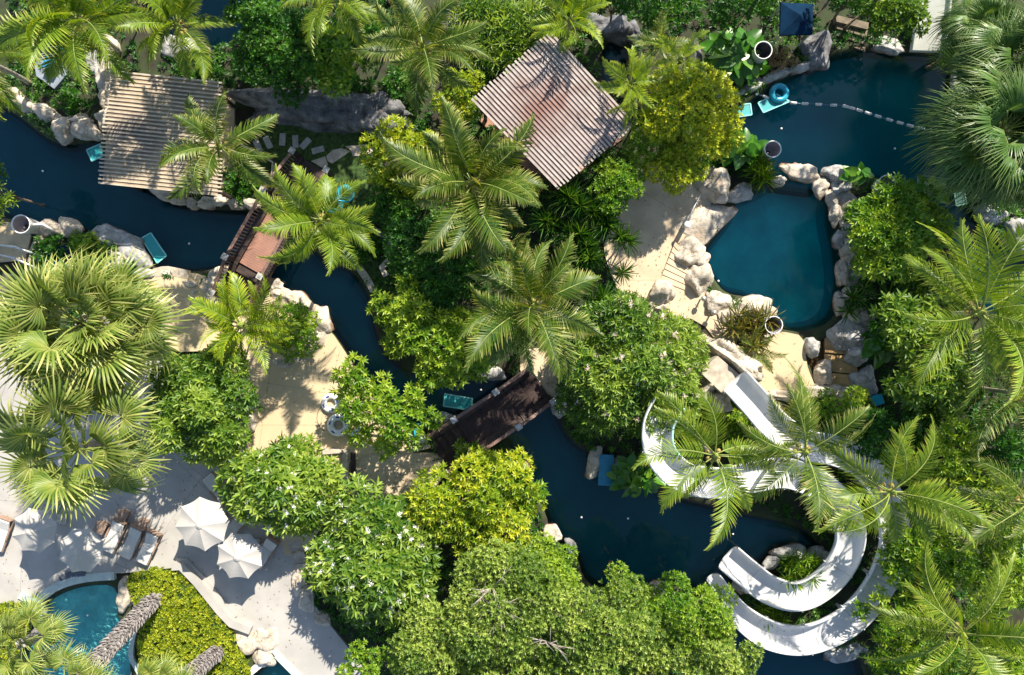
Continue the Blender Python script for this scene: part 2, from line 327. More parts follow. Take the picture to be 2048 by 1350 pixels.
# ------------------------------------------------------------------ water outlines (photo pixels at the water line)
RIVER = [(-260,150),(-60,190),(0,205),(45,232),(95,275),(130,288),(170,284),(205,272),(212,330),(300,378),(345,402),(420,415),(520,418),(575,425),
 (610,470),(650,520),(700,530),(742,585),(752,650),(775,710),(830,745),(900,750),(960,742),(1010,742),(1070,765),(1118,805),(1128,860),(1175,905),
 (1230,900),(1270,950),(1340,990),(1420,1010),(1520,1030),(1600,1045),(1640,1085),(1650,1110),(1610,1108),(1560,1098),(1530,1130),(1480,1160),(1440,1180),(1470,1230),(1530,1290),(1620,1310),(1700,1290),(1730,1330),(1740,1420),(1500,1420),(1440,1260),
 (1390,1180),(1340,1175),(1290,1195),(1220,1190),(1165,1165),(1150,1110),(1100,1080),(1085,1010),(1035,955),(1020,900),(985,860),(930,830),(880,845),(850,860),(790,850),(740,790),(700,722),(655,655),(600,605),(555,578),
 (520,560),(470,530),(400,548),(340,545),(295,535),(255,492),(205,468),(160,470),(60,462),(0,430),(-260,430)]
POOL = [(1445,232),(1490,205),(1545,168),(1610,130),(1680,100),(1745,97),(1835,104),(1895,112),(1915,160),(1912,250),(1900,320),(1940,400),(1965,470),(2040,520),(2200,560),(2200,700),
 (2000,680),(1940,560),(1900,470),(1850,400),(1790,365),(1700,352),(1672,385),(1668,440),(1682,500),(1688,560),(1680,620),(1655,655),(1600,668),(1560,662),
 (1530,640),(1500,598),(1450,592),(1424,560),(1400,505),(1425,470),(1462,425),(1465,392),(1530,372),(1545,340),(1530,300),(1490,272),(1450,255)]
NPOND = [(260,-80),(640,-80),(600,-20),(520,30),(460,90),(390,115),(330,100),(290,50)]
SPOND = [(1205,75),(1262,95),(1250,150),(1225,190),(1195,150)]
TUB = [(1618,700),(1645,672),(1690,668),(1702,710),(1730,745),(1722,785),(1690,792),(1660,770),(1622,752),(1612,725)]
BPOOL = [(70,1218),(112,1185),(165,1168),(228,1166),(240,1200),(236,1238),(272,1250),(262,1290),(262,1330),(268,1420),(-30,1420),(40,1330),(60,1260)]
CPOOL = [(505,1345),(545,1312),(590,1345),(640,1400),(480,1420)]
WZ = -0.28
polys = [(smooth_poly(RIVER), 1.5), (smooth_poly(POOL), 1.6), (smooth_poly(NPOND), 1.2), (smooth_poly(SPOND), 1.0), (smooth_poly(TUB, 1), 0.55), (smooth_poly(BPOOL, 1), 1.1), (CPOOL, 0.9)]
wpolys = [(np.array(WP(p, WZ)), d) for p, d in polys]
def sdf(X, Y, poly):
    """positive inside"""
    d2 = np.full(X.shape, 1e9); inside = np.zeros(X.shape, bool); n = len(poly)
    for i in range(n):
        ax, ay = poly[i]; bx, by = poly[(i+1) % n]
        ex, ey = bx-ax, by-ay; L = ex*ex+ey*ey + 1e-12
        t = np.clip(((X-ax)*ex+(Y-ay)*ey)/L, 0, 1)
        d2 = np.minimum(d2, (X-ax-t*ex)**2 + (Y-ay-t*ey)**2)
        c = ((ay > Y) != (by > Y)) & (X < ex*(Y-ay)/(ey+1e-12)+ax)
        inside ^= c
    d = np.sqrt(d2); return np.where(inside, d, -d)
def build_ground():
    st = 0.16
    xs = np.concatenate([[-400,-200,-100,-60,-45], np.arange(-38, 38.01, st), [45,60,100,200,400]])
    ys = np.concatenate([[-400,-200,-100,-50,-32], np.arange(-24, 24.01, st), [32,50,100,200,400]])
    X, Y = np.meshgrid(xs, ys); Z = np.zeros(X.shape)
    Z += 0.05*np.sin(X*0.7+1)*np.cos(Y*0.9) - 0.05
    for p, dep in wpolys:
        s = sdf(X, Y, p); u = np.clip((s+0.12)/(0.62 if len(p) < 40 else .95), 0, 1); u = u*u*(3-2*u)
        Z = Z*(1-u) + (-dep)*u
    V = np.stack([X, Y, Z], -1).reshape(-1, 3); ny, nx = X.shape
    idx = np.arange(nx*ny).reshape(ny, nx)
    a, b, c, d = idx[:-1,:-1].ravel(), idx[:-1,1:].ravel(), idx[1:,1:].ravel(), idx[1:,:-1].ravel()
    F = np.concatenate([np.stack([a,b,c],1), np.stack([a,c,d],1)])
    o = obj('ground', tri_mesh('ground', V, F, M['ground'], smooth=True)); tag(o, kind='structure')
build_ground()
def sheet(name, poly, z, m):
    pts = [Vector((p[0], p[1], 0)) for p in poly]; ts = tessellate_polygon([pts]); F = []
    for a, b, c in ts:
        if (pts[b]-pts[a]).cross(pts[c]-pts[a]).z < 0: b, c = c, b
        F.append((a, b, c))
    V = [(p.x, p.y, z) for p in pts]
    o = obj(name, tri_mesh(name, np.array(V), np.array(F), m)); return tag(o, kind='structure')
for (p, d), nm, m, z in zip(wpolys, ['river_water','lagoon_water','pond_water','pond_water','tub_water','small_pool_water','small_pool_water'],
                         ['water','water_pool','water','water','water_amber','water_light','water_light'], [WZ,WZ-0.004,WZ,WZ,-0.2,-0.2,-0.2]):
    c = p.mean(0); q = p
    sheet(nm, [tuple(v) for v in q], z, M[m])

def slab(name, pts, z0, z1, m, it=0, kind='structure'):
    pts = smooth_poly(pts, it) if it else pts
    o = MB().prism(WP(pts, z1), z0, z1).build(name, M[m]); return tag(o, kind=kind)
slab('paving_sand', [(292,548),(345,542),(410,549),(470,582),(520,580),(560,588),(600,610),(655,656),(700,722),(745,795),(790,855),(860,868),(862,905),(700,906),(690,990),(640,1060),(600,1112),(560,1110),(560,1000),(495,985),(500,900),(470,880),(455,700),(330,705),(270,600)], -0.5, 0.13, 'sand', 1)
slab('paving_lower', [(700,904),(872,906),(900,930),(870,980),(800,1010),(700,1010)], -0.5, 0.03, 'sand2')
slab('paving_lagoon', [(1205,495),(1215,470),(1262,360),(1290,335),(1340,330),(1400,372),(1430,400),(1400,450),(1360,480),(1372,520),(1395,560),(1420,600),(1450,650),(1480,660),(1470,700),(1440,690),(1400,640),(1330,630),(1260,625),(1225,560)], -0.5, 0.06, 'sand2', 1)
slab('paving_tub', [(1440,690),(1500,700),(1530,665),(1560,662),(1610,672),(1612,725),(1625,760),(1640,790),(1560,800),(1480,800),(1395,775),(1360,720),(1400,660)], -0.5, 0.07, 'sand', 1)
slab('paving_bridge_end', [(1040,700),(1120,690),(1135,760),(1120,800),(1085,790),(1040,752)], -0.5, 0.05, 'sand2', 1)
slab('paving_west', [(-80,545),(10,545),(60,560),(60,700),(-80,705)], -0.5, 0.05, 'sand2')
slab('paving_corner', [(-60,440),(30,445),(62,470),(50,520),(-60,530)], -0.5, 0.06, 'floor_tan')
slab('terrace', [(-240,700),(60,702),(110,720),(330,722),(470,880),(500,900),(560,1000),(585,1080),(598,1170),(660,1250),(700,1300),(780,1420),(640,1420),(585,1335),(548,1300),(500,1268),(462,1256),(345,1136),(250,1146),(165,1150),(110,1166),(62,1205),(-240,1212)], -0.6, 0.10, 'concrete')
slab('lawn', [(480,262),(560,245),(700,258),(760,262),(770,330),(740,420),(700,440),(640,420),(600,400),(540,410),(450,392),(430,350),(470,290)], -0.4, 0.04, 'grass', 1)
slab('lawn_bed', [(690,470),(770,455),(785,500),(770,545),(800,600),(760,620),(735,570),(700,530)], -0.4, 0.03, 'grass')
slab('small_pool_floor', BPOOL, -1.2, -.55, 'pool_tile', 1)
slab('lagoon_floor', [(1470,392),(1560,384),(1662,388),(1668,440),(1680,500),(1685,560),(1672,625),(1640,655),(1560,658),(1520,615),(1455,588),(1428,560),(1406,505),(1425,460),(1466,425)], -1.8, -1.38, 'lagoon_tile', 2)
slab('bank_ledge', [(1660,385),(1692,372),(1714,430),(1724,500),(1716,556),(1752,600),(1748,645),(1712,662),(1684,642),(1700,560),(1692,500),(1680,440)], -1.3, .10, 'rock', 1)
slab('bank_ledge_south', [(1420,588),(1450,596),(1500,604),(1530,640),(1560,662),(1530,680),(1470,668),(1432,632)], -1.3, .11, 'rock', 1)
# joints cut in the terrace
for a, b in (((0,800),(30,720)), ((10,870),(45,722)), ((0,1000),(95,1010)), ((205,1118),(262,1140)), ((262,1140),(285,1156))):
    o = MB().beam(P(*a, 0.104), P(*b, 0.104), 0.035, 0.004).build('terrace_joint', M['joint']); tag(o, kind='structure')

# ------------------------------------------------------------------ foliage builders (numpy batches)
R = np.random.RandomState
def nrm(a): return a / (np.linalg.norm(a, axis=-1, keepdims=True) + 1e-9)
T_DIAMOND = (np.array([[0,0,0],[.48,-.5,.06],[1,0,-.10],[.48,.5,.06]]), np.array([[0,1,2],[0,2,3]]))
T_LANCE = (np.array([[0,0,0],[.35,-.5,.05],[.35,.5,.05],[.72,-.38,-.02],[.72,.38,-.02],[1,0,-.14],[.4,0,-.02]]),
           np.array([[0,1,6],[0,6,2],[1,3,6],[6,4,2],[3,5,6],[6,5,4]]))
T_ROUND = (np.array([[0,0,0],[.3,-.46,.07],[.3,.46,.07],[.7,-.5,.05],[.7,.5,.05],[1,0,-.08],[.5,0,-.01]]),
           np.array([[0,1,6],[0,6,2],[1,3,6],[6,4,2],[3,5,6],[6,5,4]]))
_h = [(0,0,0),(-.12,.22,.02),(-.06,.42,.05),(.18,.52,.07),(.48,.46,.05),(.78,.26,-.02),(1,0,-.14)]
_hv = _h + [(x,-y,z) for x,y,z in _h[1:-1]] + [(.45,0,-.03)]
T_HEART = (np.array(_hv, float), np.array([[12,i,i+1] for i in range(0,6)] + [[12,7+i+1,7+i] for i in range(0,4)] + [[12,7,0],[12,6,11]]))
def leaves(tpl, O, D, N, L, W, t):
    T, F = tpl; n = len(O); k = len(T)
    D = nrm(D); N = nrm(N - (N*D).sum(-1, keepdims=True)*D); Sd = np.cross(N, D)
    L = np.broadcast_to(np.asarray(L, float), (n,))[:,None,None]; W = np.broadcast_to(np.asarray(W, float), (n,))[:,None,None]
    V = O[:,None] + L*T[None,:,0,None]*D[:,None] + W*T[None,:,1,None]*Sd[:,None] + L*T[None,:,2,None]*N[:,None]
    Fi = (F[None] + (np.arange(n)*k)[:,None,None]).reshape(-1, 3)
    return V.reshape(-1, 3), Fi, np.repeat(np.broadcast_to(t, (n,)), k)
def join(parts):
    V, F, t, o = [], [], [], 0
    for v, f, tt in parts: V.append(v); F.append(f+o); t.append(tt); o += len(v)
    return np.concatenate(V), np.concatenate(F), np.concatenate(t)
def rosettes(C, A, m, a0, a1, L, W, rs, tpl=T_DIAMOND, tbase=None, tvar=0.18, lift=0.0):
    n = len(C); A = nrm(A)
    U = nrm(np.cross(A, np.where(np.abs(A[:,2:3]) > .9, np.array([[1.,0,0]]), np.array([[0,0,1.]])))); Vv = np.cross(A, U)
    j = np.arange(m)[None]; ph = j*2.39996 + rs.rand(n,1)*6.28 + rs.randn(n,m)*.15
    al = a0 + (a1-a0)*(j+.5)/m + rs.randn(n,m)*.1
    D = np.cos(al)[...,None]*A[:,None] + np.sin(al)[...,None]*(np.cos(ph)[...,None]*U[:,None] + np.sin(ph)[...,None]*Vv[:,None])
    O = np.broadcast_to(C[:,None], D.shape) + D*0.015
    N = np.broadcast_to(A[:,None], D.shape)
    tb = (rs.rand(n) if tbase is None else tbase)[:,None]
    t = np.clip(tb + rs.randn(n,m)*tvar - (j/m-.4)*.45, 0, 1)
    LL = L*(.75+.5*rs.rand(n,m)); WW = W*(.8+.4*rs.rand(n,m))
    return leaves(tpl, O.reshape(-1,3), D.reshape(-1,3), N.reshape(-1,3)+1e-4, LL.ravel(), WW.ravel(), t.ravel())
def lobes_for(rx, ry, h, ang, rs, nl, fr=(.26,.42), flat=.75):
    out = []; ca, sa = math.cos(ang), math.sin(ang)
    for i in range(nl):
        rr = math.sqrt((i+.3)/nl)*.78; a = i*2.39996 + rs.rand()*.6
        x, y = rr*math.cos(a)*rx, rr*math.sin(a)*ry
        f = fr[0]+(fr[1]-fr[0])*rs.rand(); r = f*min(rx, ry)*1.05
        z = -h*.55*rr*rr + rs.randn()*h*.13
        out.append((x*ca-y*sa, x*sa+y*ca, z-r*flat, r, r*(.8+.4*rs.rand()), r*flat))
    return out
def crown_pts(lobes, sp, rs, inner=.35, down=-.25):
    C, A = [], []
    for i, (x,y,z,a,b,c) in enumerate(lobes):
        n = max(6, int(2*PI*a*b*1.25/sp**2)); k = np.arange(n)+.5
        zz = 1-(1-down)*k/n; ph = k*2.39996+rs.rand()*6; r = np.sqrt(np.clip(1-zz**2,0,1))
        d = np.stack([r*np.cos(ph), r*np.sin(ph), zz], 1); s = (.80+.32*rs.rand(n))
        dip = rs.rand(n) < inner; s = np.where(dip, s*(.55+.35*rs.rand(n)), s)
        p = np.array([x,y,z])+d*np.array([a,b,c])*s[:,None]
        keep = np.ones(n, bool)
        for j,(X,Y,Z,aa,bb,cc) in enumerate(lobes):
            if j == i: continue
            q = ((p-np.array([X,Y,Z]))/np.array([aa,bb,cc])); keep &= (q**2).sum(1) > .5
        C.append(p[keep]); A.append((d*.75+np.array([0,0,.6])+rs.randn(n,3)*.22)[keep])
    return np.concatenate(C), np.concatenate(A)
def tube_np(pts, rr, n=6, t=.5):
    mb = MB().tube(pts, rr, n); F = []
    for f in mb.f:
        for i in range(1, len(f)-1): F.append((f[0], f[i], f[i+1]))
    return np.array([tuple(v) for v in mb.v]), np.array(F), np.full(len(mb.v), t)
KINDS = { # material, leaves per rosette, leaf length, width, spacing, cone start/end, template
 'plumeria': ('green', 11, .44, .13, .44, .5, 1.5, T_LANCE),
 'rosette': ('lime', 13, .36, .12, .46, .35, 1.5, T_DIAMOND),
 'yellow': ('yellow', 12, .31, .105, .40, .3, 1.45, T_DIAMOND),
 'small': ('olive', 9, .19, .08, .25, .3, 1.4, T_DIAMOND),
 'smallyellow': ('yellow', 10, .21, .095, .28, .3, 1.4, T_DIAMOND),
 'deep': ('deep', 10, .25, .11, .31, .3, 1.45, T_DIAMOND),
 'lanceolate': ('green', 10, .34, .085, .32, .4, 1.45, T_LANCE),
 'bright': ('lime', 11, .34, .10, .34, .4, 1.45, T_LANCE),
 'forest': ('green', 12, .37, .125, .48, .4, 1.5, T_DIAMOND),
 'hedge': ('hedge', 8, .13, .075, .19, .2, 1.35, T_DIAMOND)}
seedc = [10]
def tree(px, py, rx, ry, ztop, kind, label, cat='tree', name='broadleaf_tree', ang=0, nl=12, group=None, flowers=None, mat_=None, depth=None, fr=(.26,.42), trunk=True, tb=None, bare=False, sp=1.0, inner=.35, tmul=(0.,1.)):
    seedc[0] += 1; rs = R(seedc[0])
    c = P(px, py, ztop*.85); base = Vector((c.x, c.y, 0))
    RX, RY = S(rx, ztop*.85), S(ry, ztop*.85)
    root = empty(name, base, label, cat, group)
    mk, m, L, W, spc, a0, a1, tpl = KINDS[kind]
    h = depth if depth else min(ztop*.75, max(RX, RY)*.9)
    lb = [(x,y,z+ztop,a,b,cc) for x,y,z,a,b,cc in lobes_for(RX, RY, h, -ang, rs, nl, fr)]
    C, A = crown_pts(lb, spc*sp, rs, inner)
    C[:,2] = np.maximum(C[:,2], .12)
    # leaf age varies from branch to branch
    lt = rs.rand(len(lb)); near = np.argmin(((C[:,None,:2]-np.array(lb)[None,:,:2])**2).sum(-1), 1)
    t0 = np.clip(.15+.5*lt[near]+rs.rand(len(C))*.3, 0, 1)*(tmul[1]-tmul[0])+tmul[0]
    V, F, t = rosettes(C, A, m, a0, a1, L, W, rs, tpl, tbase=t0)
    obj('crown', tri_mesh('crown', V, F, M[mat_ or mk], t), root)
    if flowers:
        fm, nf = flowers; up = A[:,2] > .35; ci = np.where(up)[0]; rs.shuffle(ci); ci = ci[:nf]
        fc = C[ci]+nrm(A[ci])*.10
        # each cluster is several five-petalled blooms
        k = 6; FC = (fc[:,None]+rs.randn(len(fc),k,3)*np.array([.07,.07,.035])).reshape(-1,3)
        FA = np.repeat(A[ci], k, 0)+rs.randn(len(FC),3)*.35
        V, F, t = rosettes(FC, FA, 5, .9, 1.3, .10, .065, rs, T_DIAMOND)
        tag(obj('blossom', tri_mesh('blossom', V, F, M[fm], t), root), kind='stuff')
    if trunk:
        r0 = .05+.035*min(RX, RY)
        parts = [tube_np([(0,0,-.2),(r0*.6,0,ztop*.25),(-r0*.5,r0*.4,ztop*.5)], [r0*1.3,r0,r0*.8], 8)]
        for (x,y,z,a,b,cc) in lb:
            z = max(z, .2); parts.append(tube_np([(-r0*.5,r0*.4,ztop*.42),(x*.45,y*.45,max(.1,z-.25*cc)-.1),(x*.9,y*.9,z+cc*.3)], [r0*.55,r0*.35,r0*.14], 5))
            for q in range(3):
                u = rs.randn(3)*.5; parts.append(tube_np([(x*.8,y*.8,z),(x+a*u[0],y+b*u[1],z+cc*.75)], [r0*.2,r0*.06], 4))
        V, F, t = join(parts); obj('trunk', tri_mesh('trunk', V, F, M['bark'], smooth=True), root)
    if bare:
        parts = []
        for (bx, by) in bare:
            q = P(bx, by, ztop)-base; q.z = ztop-.35
            for i in range(6):
                a = rs.rand()*6.28; ln = .4+rs.rand()*1.0; e = q+Vector((math.cos(a)*ln, math.sin(a)*ln, .25+rs.rand()*.3))
                mid = (q+e)/2+Vector((rs.randn()*.1, rs.randn()*.1, .12))
                parts.append(tube_np([q, mid, e], [.035,.022,.008], 5))
                for s_ in range(3):
                    e2 = mid.lerp(e, rs.rand())+Vector((rs.randn()*.3, rs.randn()*.3, .12)); parts.append(tube_np([mid, e2], [.015,.005], 4))
        V, F, t = join(parts); obj('bare_branches', tri_mesh('bare_branches', V, F, M['bark_pale'], smooth=True), root)
    return root
def shrub(px, py, rx, ry, h, kind, label, cat='shrub', name='leafy_shrub', **k):
    k.setdefault('nl', 8); k.setdefault('trunk', False)
    return tree(px, py, rx, ry, h, kind, label, cat, name, **k)

# --- feather palms
def frond_mesh(L, e0, bend, rs, nleaf, ll, lw, mats, vlift=.25, droop=.8, twist=0.0, seg=16):
    """one frond from the origin along +X, starting at elevation e0 and bending down by bend"""
    P_, Tn = [], []; p = np.zeros(3)
    for i in range(seg+1):
        s = i/seg; e = e0-bend*(s**1.35); d = np.array([math.cos(e), twist*s*s*1.6, math.sin(e)]); d /= np.linalg.norm(d)
        P_.append(p.copy()); Tn.append(d); p = p+d*L/seg
    P_ = np.array(P_); Tn = np.array(Tn)
    V, F, t = tube_np([Vector(q) for q in P_], [.028*L/3*(1-.9*i/seg)+.003 for i in range(seg+1)], 5)
    mi = [1]*len(F); parts = [(V, F, t)]
    s = (np.arange(nleaf)+.5)/nleaf*.88+.12; x = s*seg; i0 = np.minimum(x.astype(int), seg-1); fr = (x-i0)[:,None]
    pos = P_[i0]*(1-fr)+P_[i0+1]*fr; tan = nrm(Tn[i0]*(1-fr)+Tn[i0+1]*fr)
    up0 = nrm(np.cross(tan, np.broadcast_to([0,1.,0], tan.shape))*-1); up0 = np.where((up0[:,2:3] < 0), -up0, up0)
    for sgn in (-1, 1):
        prof = np.clip(np.sin(np.clip(s*1.08, 0, 1)**.75*PI)**.55, .25, 1)*(.9+.2*rs.rand(nleaf))
        l = ll*prof*(.85+.3*rs.rand(nleaf)); a = np.radians(66-34*s)+rs.randn(nleaf)*.06
        side = np.cross(up0, tan)*sgn
        d0 = nrm(np.cos(a)[:,None]*tan+np.sin(a)[:,None]*side+up0*vlift)
        g = np.array([0,0,-1.])
        dr = (droop*(.7+.6*rs.rand(nleaf)))[:,None]
        d1 = nrm(d0+g*dr*.45); d2 = nrm(d0+g*dr*1.1)
        q0 = pos; q1 = q0+d0*l[:,None]*.33; q2 = q1+d1*l[:,None]*.33; q3 = q2+d2*l[:,None]*.34
        wv = nrm(tan*.9+up0*(.55*sgn*0+.35))
        w_ = lw*(.8+.4*rs.rand(nleaf))[:,None]*.5
        Vv = np.stack([q0-wv*w_*.6, q0+wv*w_*.6, q1-wv*w_, q1+wv*w_, q2-wv*w_*.8, q2+wv*w_*.8, q3], 1)
        Fk = np.array([[0,1,3],[0,3,2],[2,3,5],[2,5,4],[4,5,6]]); Fi = (Fk[None]+(np.arange(nleaf)*7)[:,None,None]).reshape(-1,3)
        tt = np.clip(.42+rs.randn(nleaf)*.14, 0, 1)[:,None]+np.array([-.25,-.25,-.08,-.08,.10,.10,.45])[None]
        parts.append((Vv.reshape(-1,3), Fi, tt.ravel())); mi += [0]*len(Fi)
    V, F, t = join(parts)
    return tri_mesh('frond', V, F, mats, t, mi=mi)
ELEV = [80, 66, 52, 38, 24, 8, -12, -32]
def frond_set(L, nleaf, ll, lw, m, **k):
    out = []
    for i, e in enumerate(ELEV):
        out.append([frond_mesh(L*(.82 if i == 0 else 1)*(.95+.1*j), rad(e), rad(88-7*i), R(100+i*7+j), nleaf, ll, lw, [m, M['rachis']], twist=(.15+.25*j)*(-1)**(i+j), **k) for j in range(3)])
    return out
FS = {'coco': frond_set(3.6, 60, .95, .07, M['coco'], droop=1.0, vlift=.35),
      'coco_y': frond_set(3.4, 56, .9, .075, M['coco_y'], droop=.95, vlift=.4),
      'sparse': frond_set(3.6, 50, .85, .06, M['coco'], droop=.55, vlift=.2),
      'sparse_y': frond_set(3.6, 50, .85, .065, M['coco_y'], droop=.55, vlift=.2),
      'areca': frond_set(1.9, 24, .45, .075, M['yellow'], vlift=.45, droop=.35),
      'areca_g': frond_set(1.9, 26, .42, .055, M['coco'], vlift=.45, droop=.35),
      'dry': frond_set(3.2, 30, .5, .03, M['dry'], droop=1.3)}
def trunk_part(root, base_off, top, r0, r1, m='bark_pale', boots=False, rs=None):
    n = 14; b = Vector(base_off); t_ = Vector(top); pts, rr = [], []
    for i in range(n+1):
        s = i/n; q = b.lerp(t_, s); q.x += .25*math.sin(s*PI)*(.5 if not boots else .2); pts.append(q); rr.append((r0*(1-s)+r1*s)*(1+.35*max(0, .12-s)/.12))
    if not boots:
        pp, r2 = [], []
        for i in range(n*3+1):
            s = i/(n*3); x = s*n; k = min(int(x), n-1); f = x-k
            pp.append(pts[k].lerp(pts[k+1], f)); r2.append((rr[k]*(1-f)+rr[k+1]*f)*(1+.05*(i % 2)))
        MB().tube(pp, r2, 10).build('trunk', M[m], root, smooth=False)
    else:
        mb = MB(); mb.tube(pts, rr, 10); rs = rs or R(3)
        Lt = (t_-b).length; rows = int(Lt/.16)
        for i in range(rows):
            s = .12+.88*i/rows; c = b.lerp(t_, s); d = (t_-b).normalized(); r = r0*(1-s)+r1*s
            u = d.cross(Vector((0,1,0))).normalized(); v = d.cross(u)
            for k in range(9):
                a = (k+.5*(i % 2))*2*PI/9+rs.randn()*.08; o_ = u*math.cos(a)+v*math.sin(a); sd_ = d.cross(o_)
                ln = .22+.12*rs.rand(); p0 = c+o_*r*.85; tip = p0+o_*(.16+.08*rs.rand())+d*ln
                mb.add([p0-sd_*.11, p0+sd_*.11, tip+sd_*.05, tip-sd_*.05, p0+o_*.07-sd_*.09-d*.02, p0+o_*.07+sd_*.09-d*.02, tip+o_*.03+sd_*.04, tip+o_*.03-sd_*.04],
                       [(0,1,2,3),(4,7,6,5),(0,4,5,1),(2,6,7,3),(0,3,7,4),(1,5,6,2)])
        mb.build('trunk', M[m], root)
def feather_palm(px, py, rpx, z, kind, label, nf=19, base=None, group='coconut palms', cat='palm tree', name='coconut_palm', az0=None, trunk_r=.13, dry=0, az=None, skip=(), elev_top=82, elev_bot=-20, L0=None):
    """crown centre at photo pixel px,py at height z"""
    seedc[0] += 1; rs = R(seedc[0]); c = P(px, py, z); r = S(rpx, z)
    q0 = P(px, py, 0); b = P(base[0], base[1], 0) if base else Vector(((c.x+q0.x)/2+rs.randn()*.2, (c.y+q0.y)/2+rs.randn()*.2, 0))
    root = empty(name, b, label, cat, group)
    trunk_part(root, (0,0,-.3), c-b, trunk_r, trunk_r*.62)
    fs = FS[kind]; LL = L0 or (3.6 if 'areca' not in kind else 1.9); sc_ = r/(LL*(.86 if kind in ('sparse','sparse_y','areca','areca_g') else .93))
    a = rs.rand()*6.28 if az0 is None else rad(az0)
    for i in range(nf):
        ang = rad(az[i]) if az else a+i*2.39996+rs.randn()*.28
        s = (i+.5)/nf; e = elev_top+(elev_bot-elev_top)*s**.95+rs.randn()*9
        j = int(np.argmin([abs(e-q) for q in ELEV])); me = fs[j][rs.randint(3)]
        f = obj('frond', me, root); f.location = c-b+Vector((math.cos(ang)*.10, math.sin(ang)*.10, -.25*s))
        f.rotation_euler = (rs.randn()*.38, -rad((e-ELEV[j])), ang); k = sc_*(.80+.32*rs.rand()); f.scale = (k, k, k)
    for i in range(dry):
        f = obj('frond', FS['dry'][7][rs.randint(3)], root); tag(f, 'dry brown hanging frond'); f.location = c-b+Vector((0,0,-.3))
        f.rotation_euler = (0, rad(20), rs.rand()*6.28); f.scale = (sc_*.8,)*3
    if 'areca' not in kind:
        for i in range(7):
            a_ = rs.rand()*6.28; q = c-b+Vector((math.cos(a_)*.3, math.sin(a_)*.3, -.38-.15*rs.rand())); MB().lathe([(0,-.13),(.09,-.08),(.115,0),(.085,.09),(0,.13)], q, 10).build('coconut', M['nut'], root, smooth=True)
    hub = MB().tube([c-b+Vector((0,0,-.45)), c-b+Vector((0,0,-.1)), c-b+Vector((0,0,.35))], [.16*sc_*.8,.2*sc_*.8,.03], 8).build('crownshaft', M['rachis'], root)
    return root
# --- fan palms
def fan_mesh(pet, Rr, nseg, spread, rs, m, droop=.35, split=.55):
    parts = []; e = np.linspace(0, 1, 6)
    pp = [Vector((pet*q, 0, .12*pet*math.sin(q*PI))) for q in e]; tb = tube_np(pp, [.03*(1-.5*q) for q in e], 5); parts.append(tb); mi = [1]*len(tb[1])
    c = np.array([pet, 0, 0.]); th = np.linspace(-spread, spread, nseg)
    dth = (th[1]-th[0])*.5
    r_in = .05; rs_ = Rr*split; rt = Rr*(.9+.15*rs.rand(nseg))*(1-.18*np.abs(th/spread)**2)
    def pt(a, r, z): return c+np.stack([np.cos(a)*r, np.sin(a)*r, z+0*r], -1)
    lift = .18*Rr*np.cos(th*.5)
    one = np.ones(nseg)
    v0 = pt(th, r_in*one, 0*one)
    cup = np.abs(np.sin(th*.8))*.20*Rr
    mL = pt(th-dth, rs_*one, lift*.5-.02+cup*.6); mR = pt(th+dth, rs_*one, lift*.5-.02+cup*.6); mC = pt(th, rs_*one, lift*.5+.035+cup*.6)
    a2 = th+rs.randn(nseg)*.03; r2 = rs_+(rt-rs_)*.6; z2 = lift*.35-droop*.25*Rr*(.6+.8*rs.rand(nseg))+cup*.6
    dw = dth*.55; nL = pt(a2-dw*rs_/r2, r2, z2); nR = pt(a2+dw*rs_/r2, r2, z2)
    tip = pt(a2+rs.randn(nseg)*.03, rt, z2-droop*Rr*.35*(.5+rs.rand(nseg)))
    V = np.stack([v0,mL,mR,mC,nL,nR,tip], 1)
    Fk = np.array([[0,1,3],[0,3,2],[1,4,3],[3,4,5],[3,5,2],[4,6,5]]); F = (Fk[None]+(np.arange(nseg)*7)[:,None,None]).reshape(-1,3)
    tt = np.clip(.35+rs.randn(nseg)*.14, 0, 1)[:,None]+np.array([.35,-.25,-.25,.22,.2,.2,.6])[None]
    parts.append((V.reshape(-1,3), F, tt.ravel())); mi += [0]*len(F)
    V, F, t = join(parts); return tri_mesh('frond', V, F, [m, M['rachis']], t, mi=mi)
FAN = {'fan': [fan_mesh(1.30, 1.0, 27, rad(125), R(k), M['fan'], droop=.3+.14*k, split=.42) for k in range(5)],
       'fan_dark': [fan_mesh(1.2, 1.25, 50, rad(120), R(20+k), M['fan_dark'], droop=.7+.12*k, split=.42) for k in range(5)]}
def fan_palm(px, py, rpx, z, label, nf=34, kind='fan', base=None, group='fan palms', boots=False, trunk_r=.28, e_hi=78, e_lo=-35, name='fan_palm'):
    seedc[0] += 1; rs = R(seedc[0]); c = P(px, py, z); r = S(rpx, z)
    q0 = P(px, py, 0); b = P(base[0], base[1], 0) if base else Vector((c.x*.2+q0.x*.8, c.y*.2+q0.y*.8, 0))
    root = empty(name, b, label, 'palm tree', group)
    trunk_part(root, (0,0,-.2), c-b, trunk_r, trunk_r*.9, 'boot', boots, rs)
    sc_ = r/2.25
    for i in range(nf):
        s = (i+.5)/nf; e = e_hi+(e_lo-e_hi)*s**.9+rs.randn()*6; ang = i*2.39996+rs.randn()*.15
        me = FAN[kind][min(4, int(s*4.99))]
        f = obj('frond', me, root); f.location = c-b+Vector((0,0,-.3*s*sc_))
        f.rotation_euler = (rs.randn()*.45, -rad(e)*.82, ang); k = sc_*(.78+.36*rs.rand()); f.scale = (k,k,k)
    return root
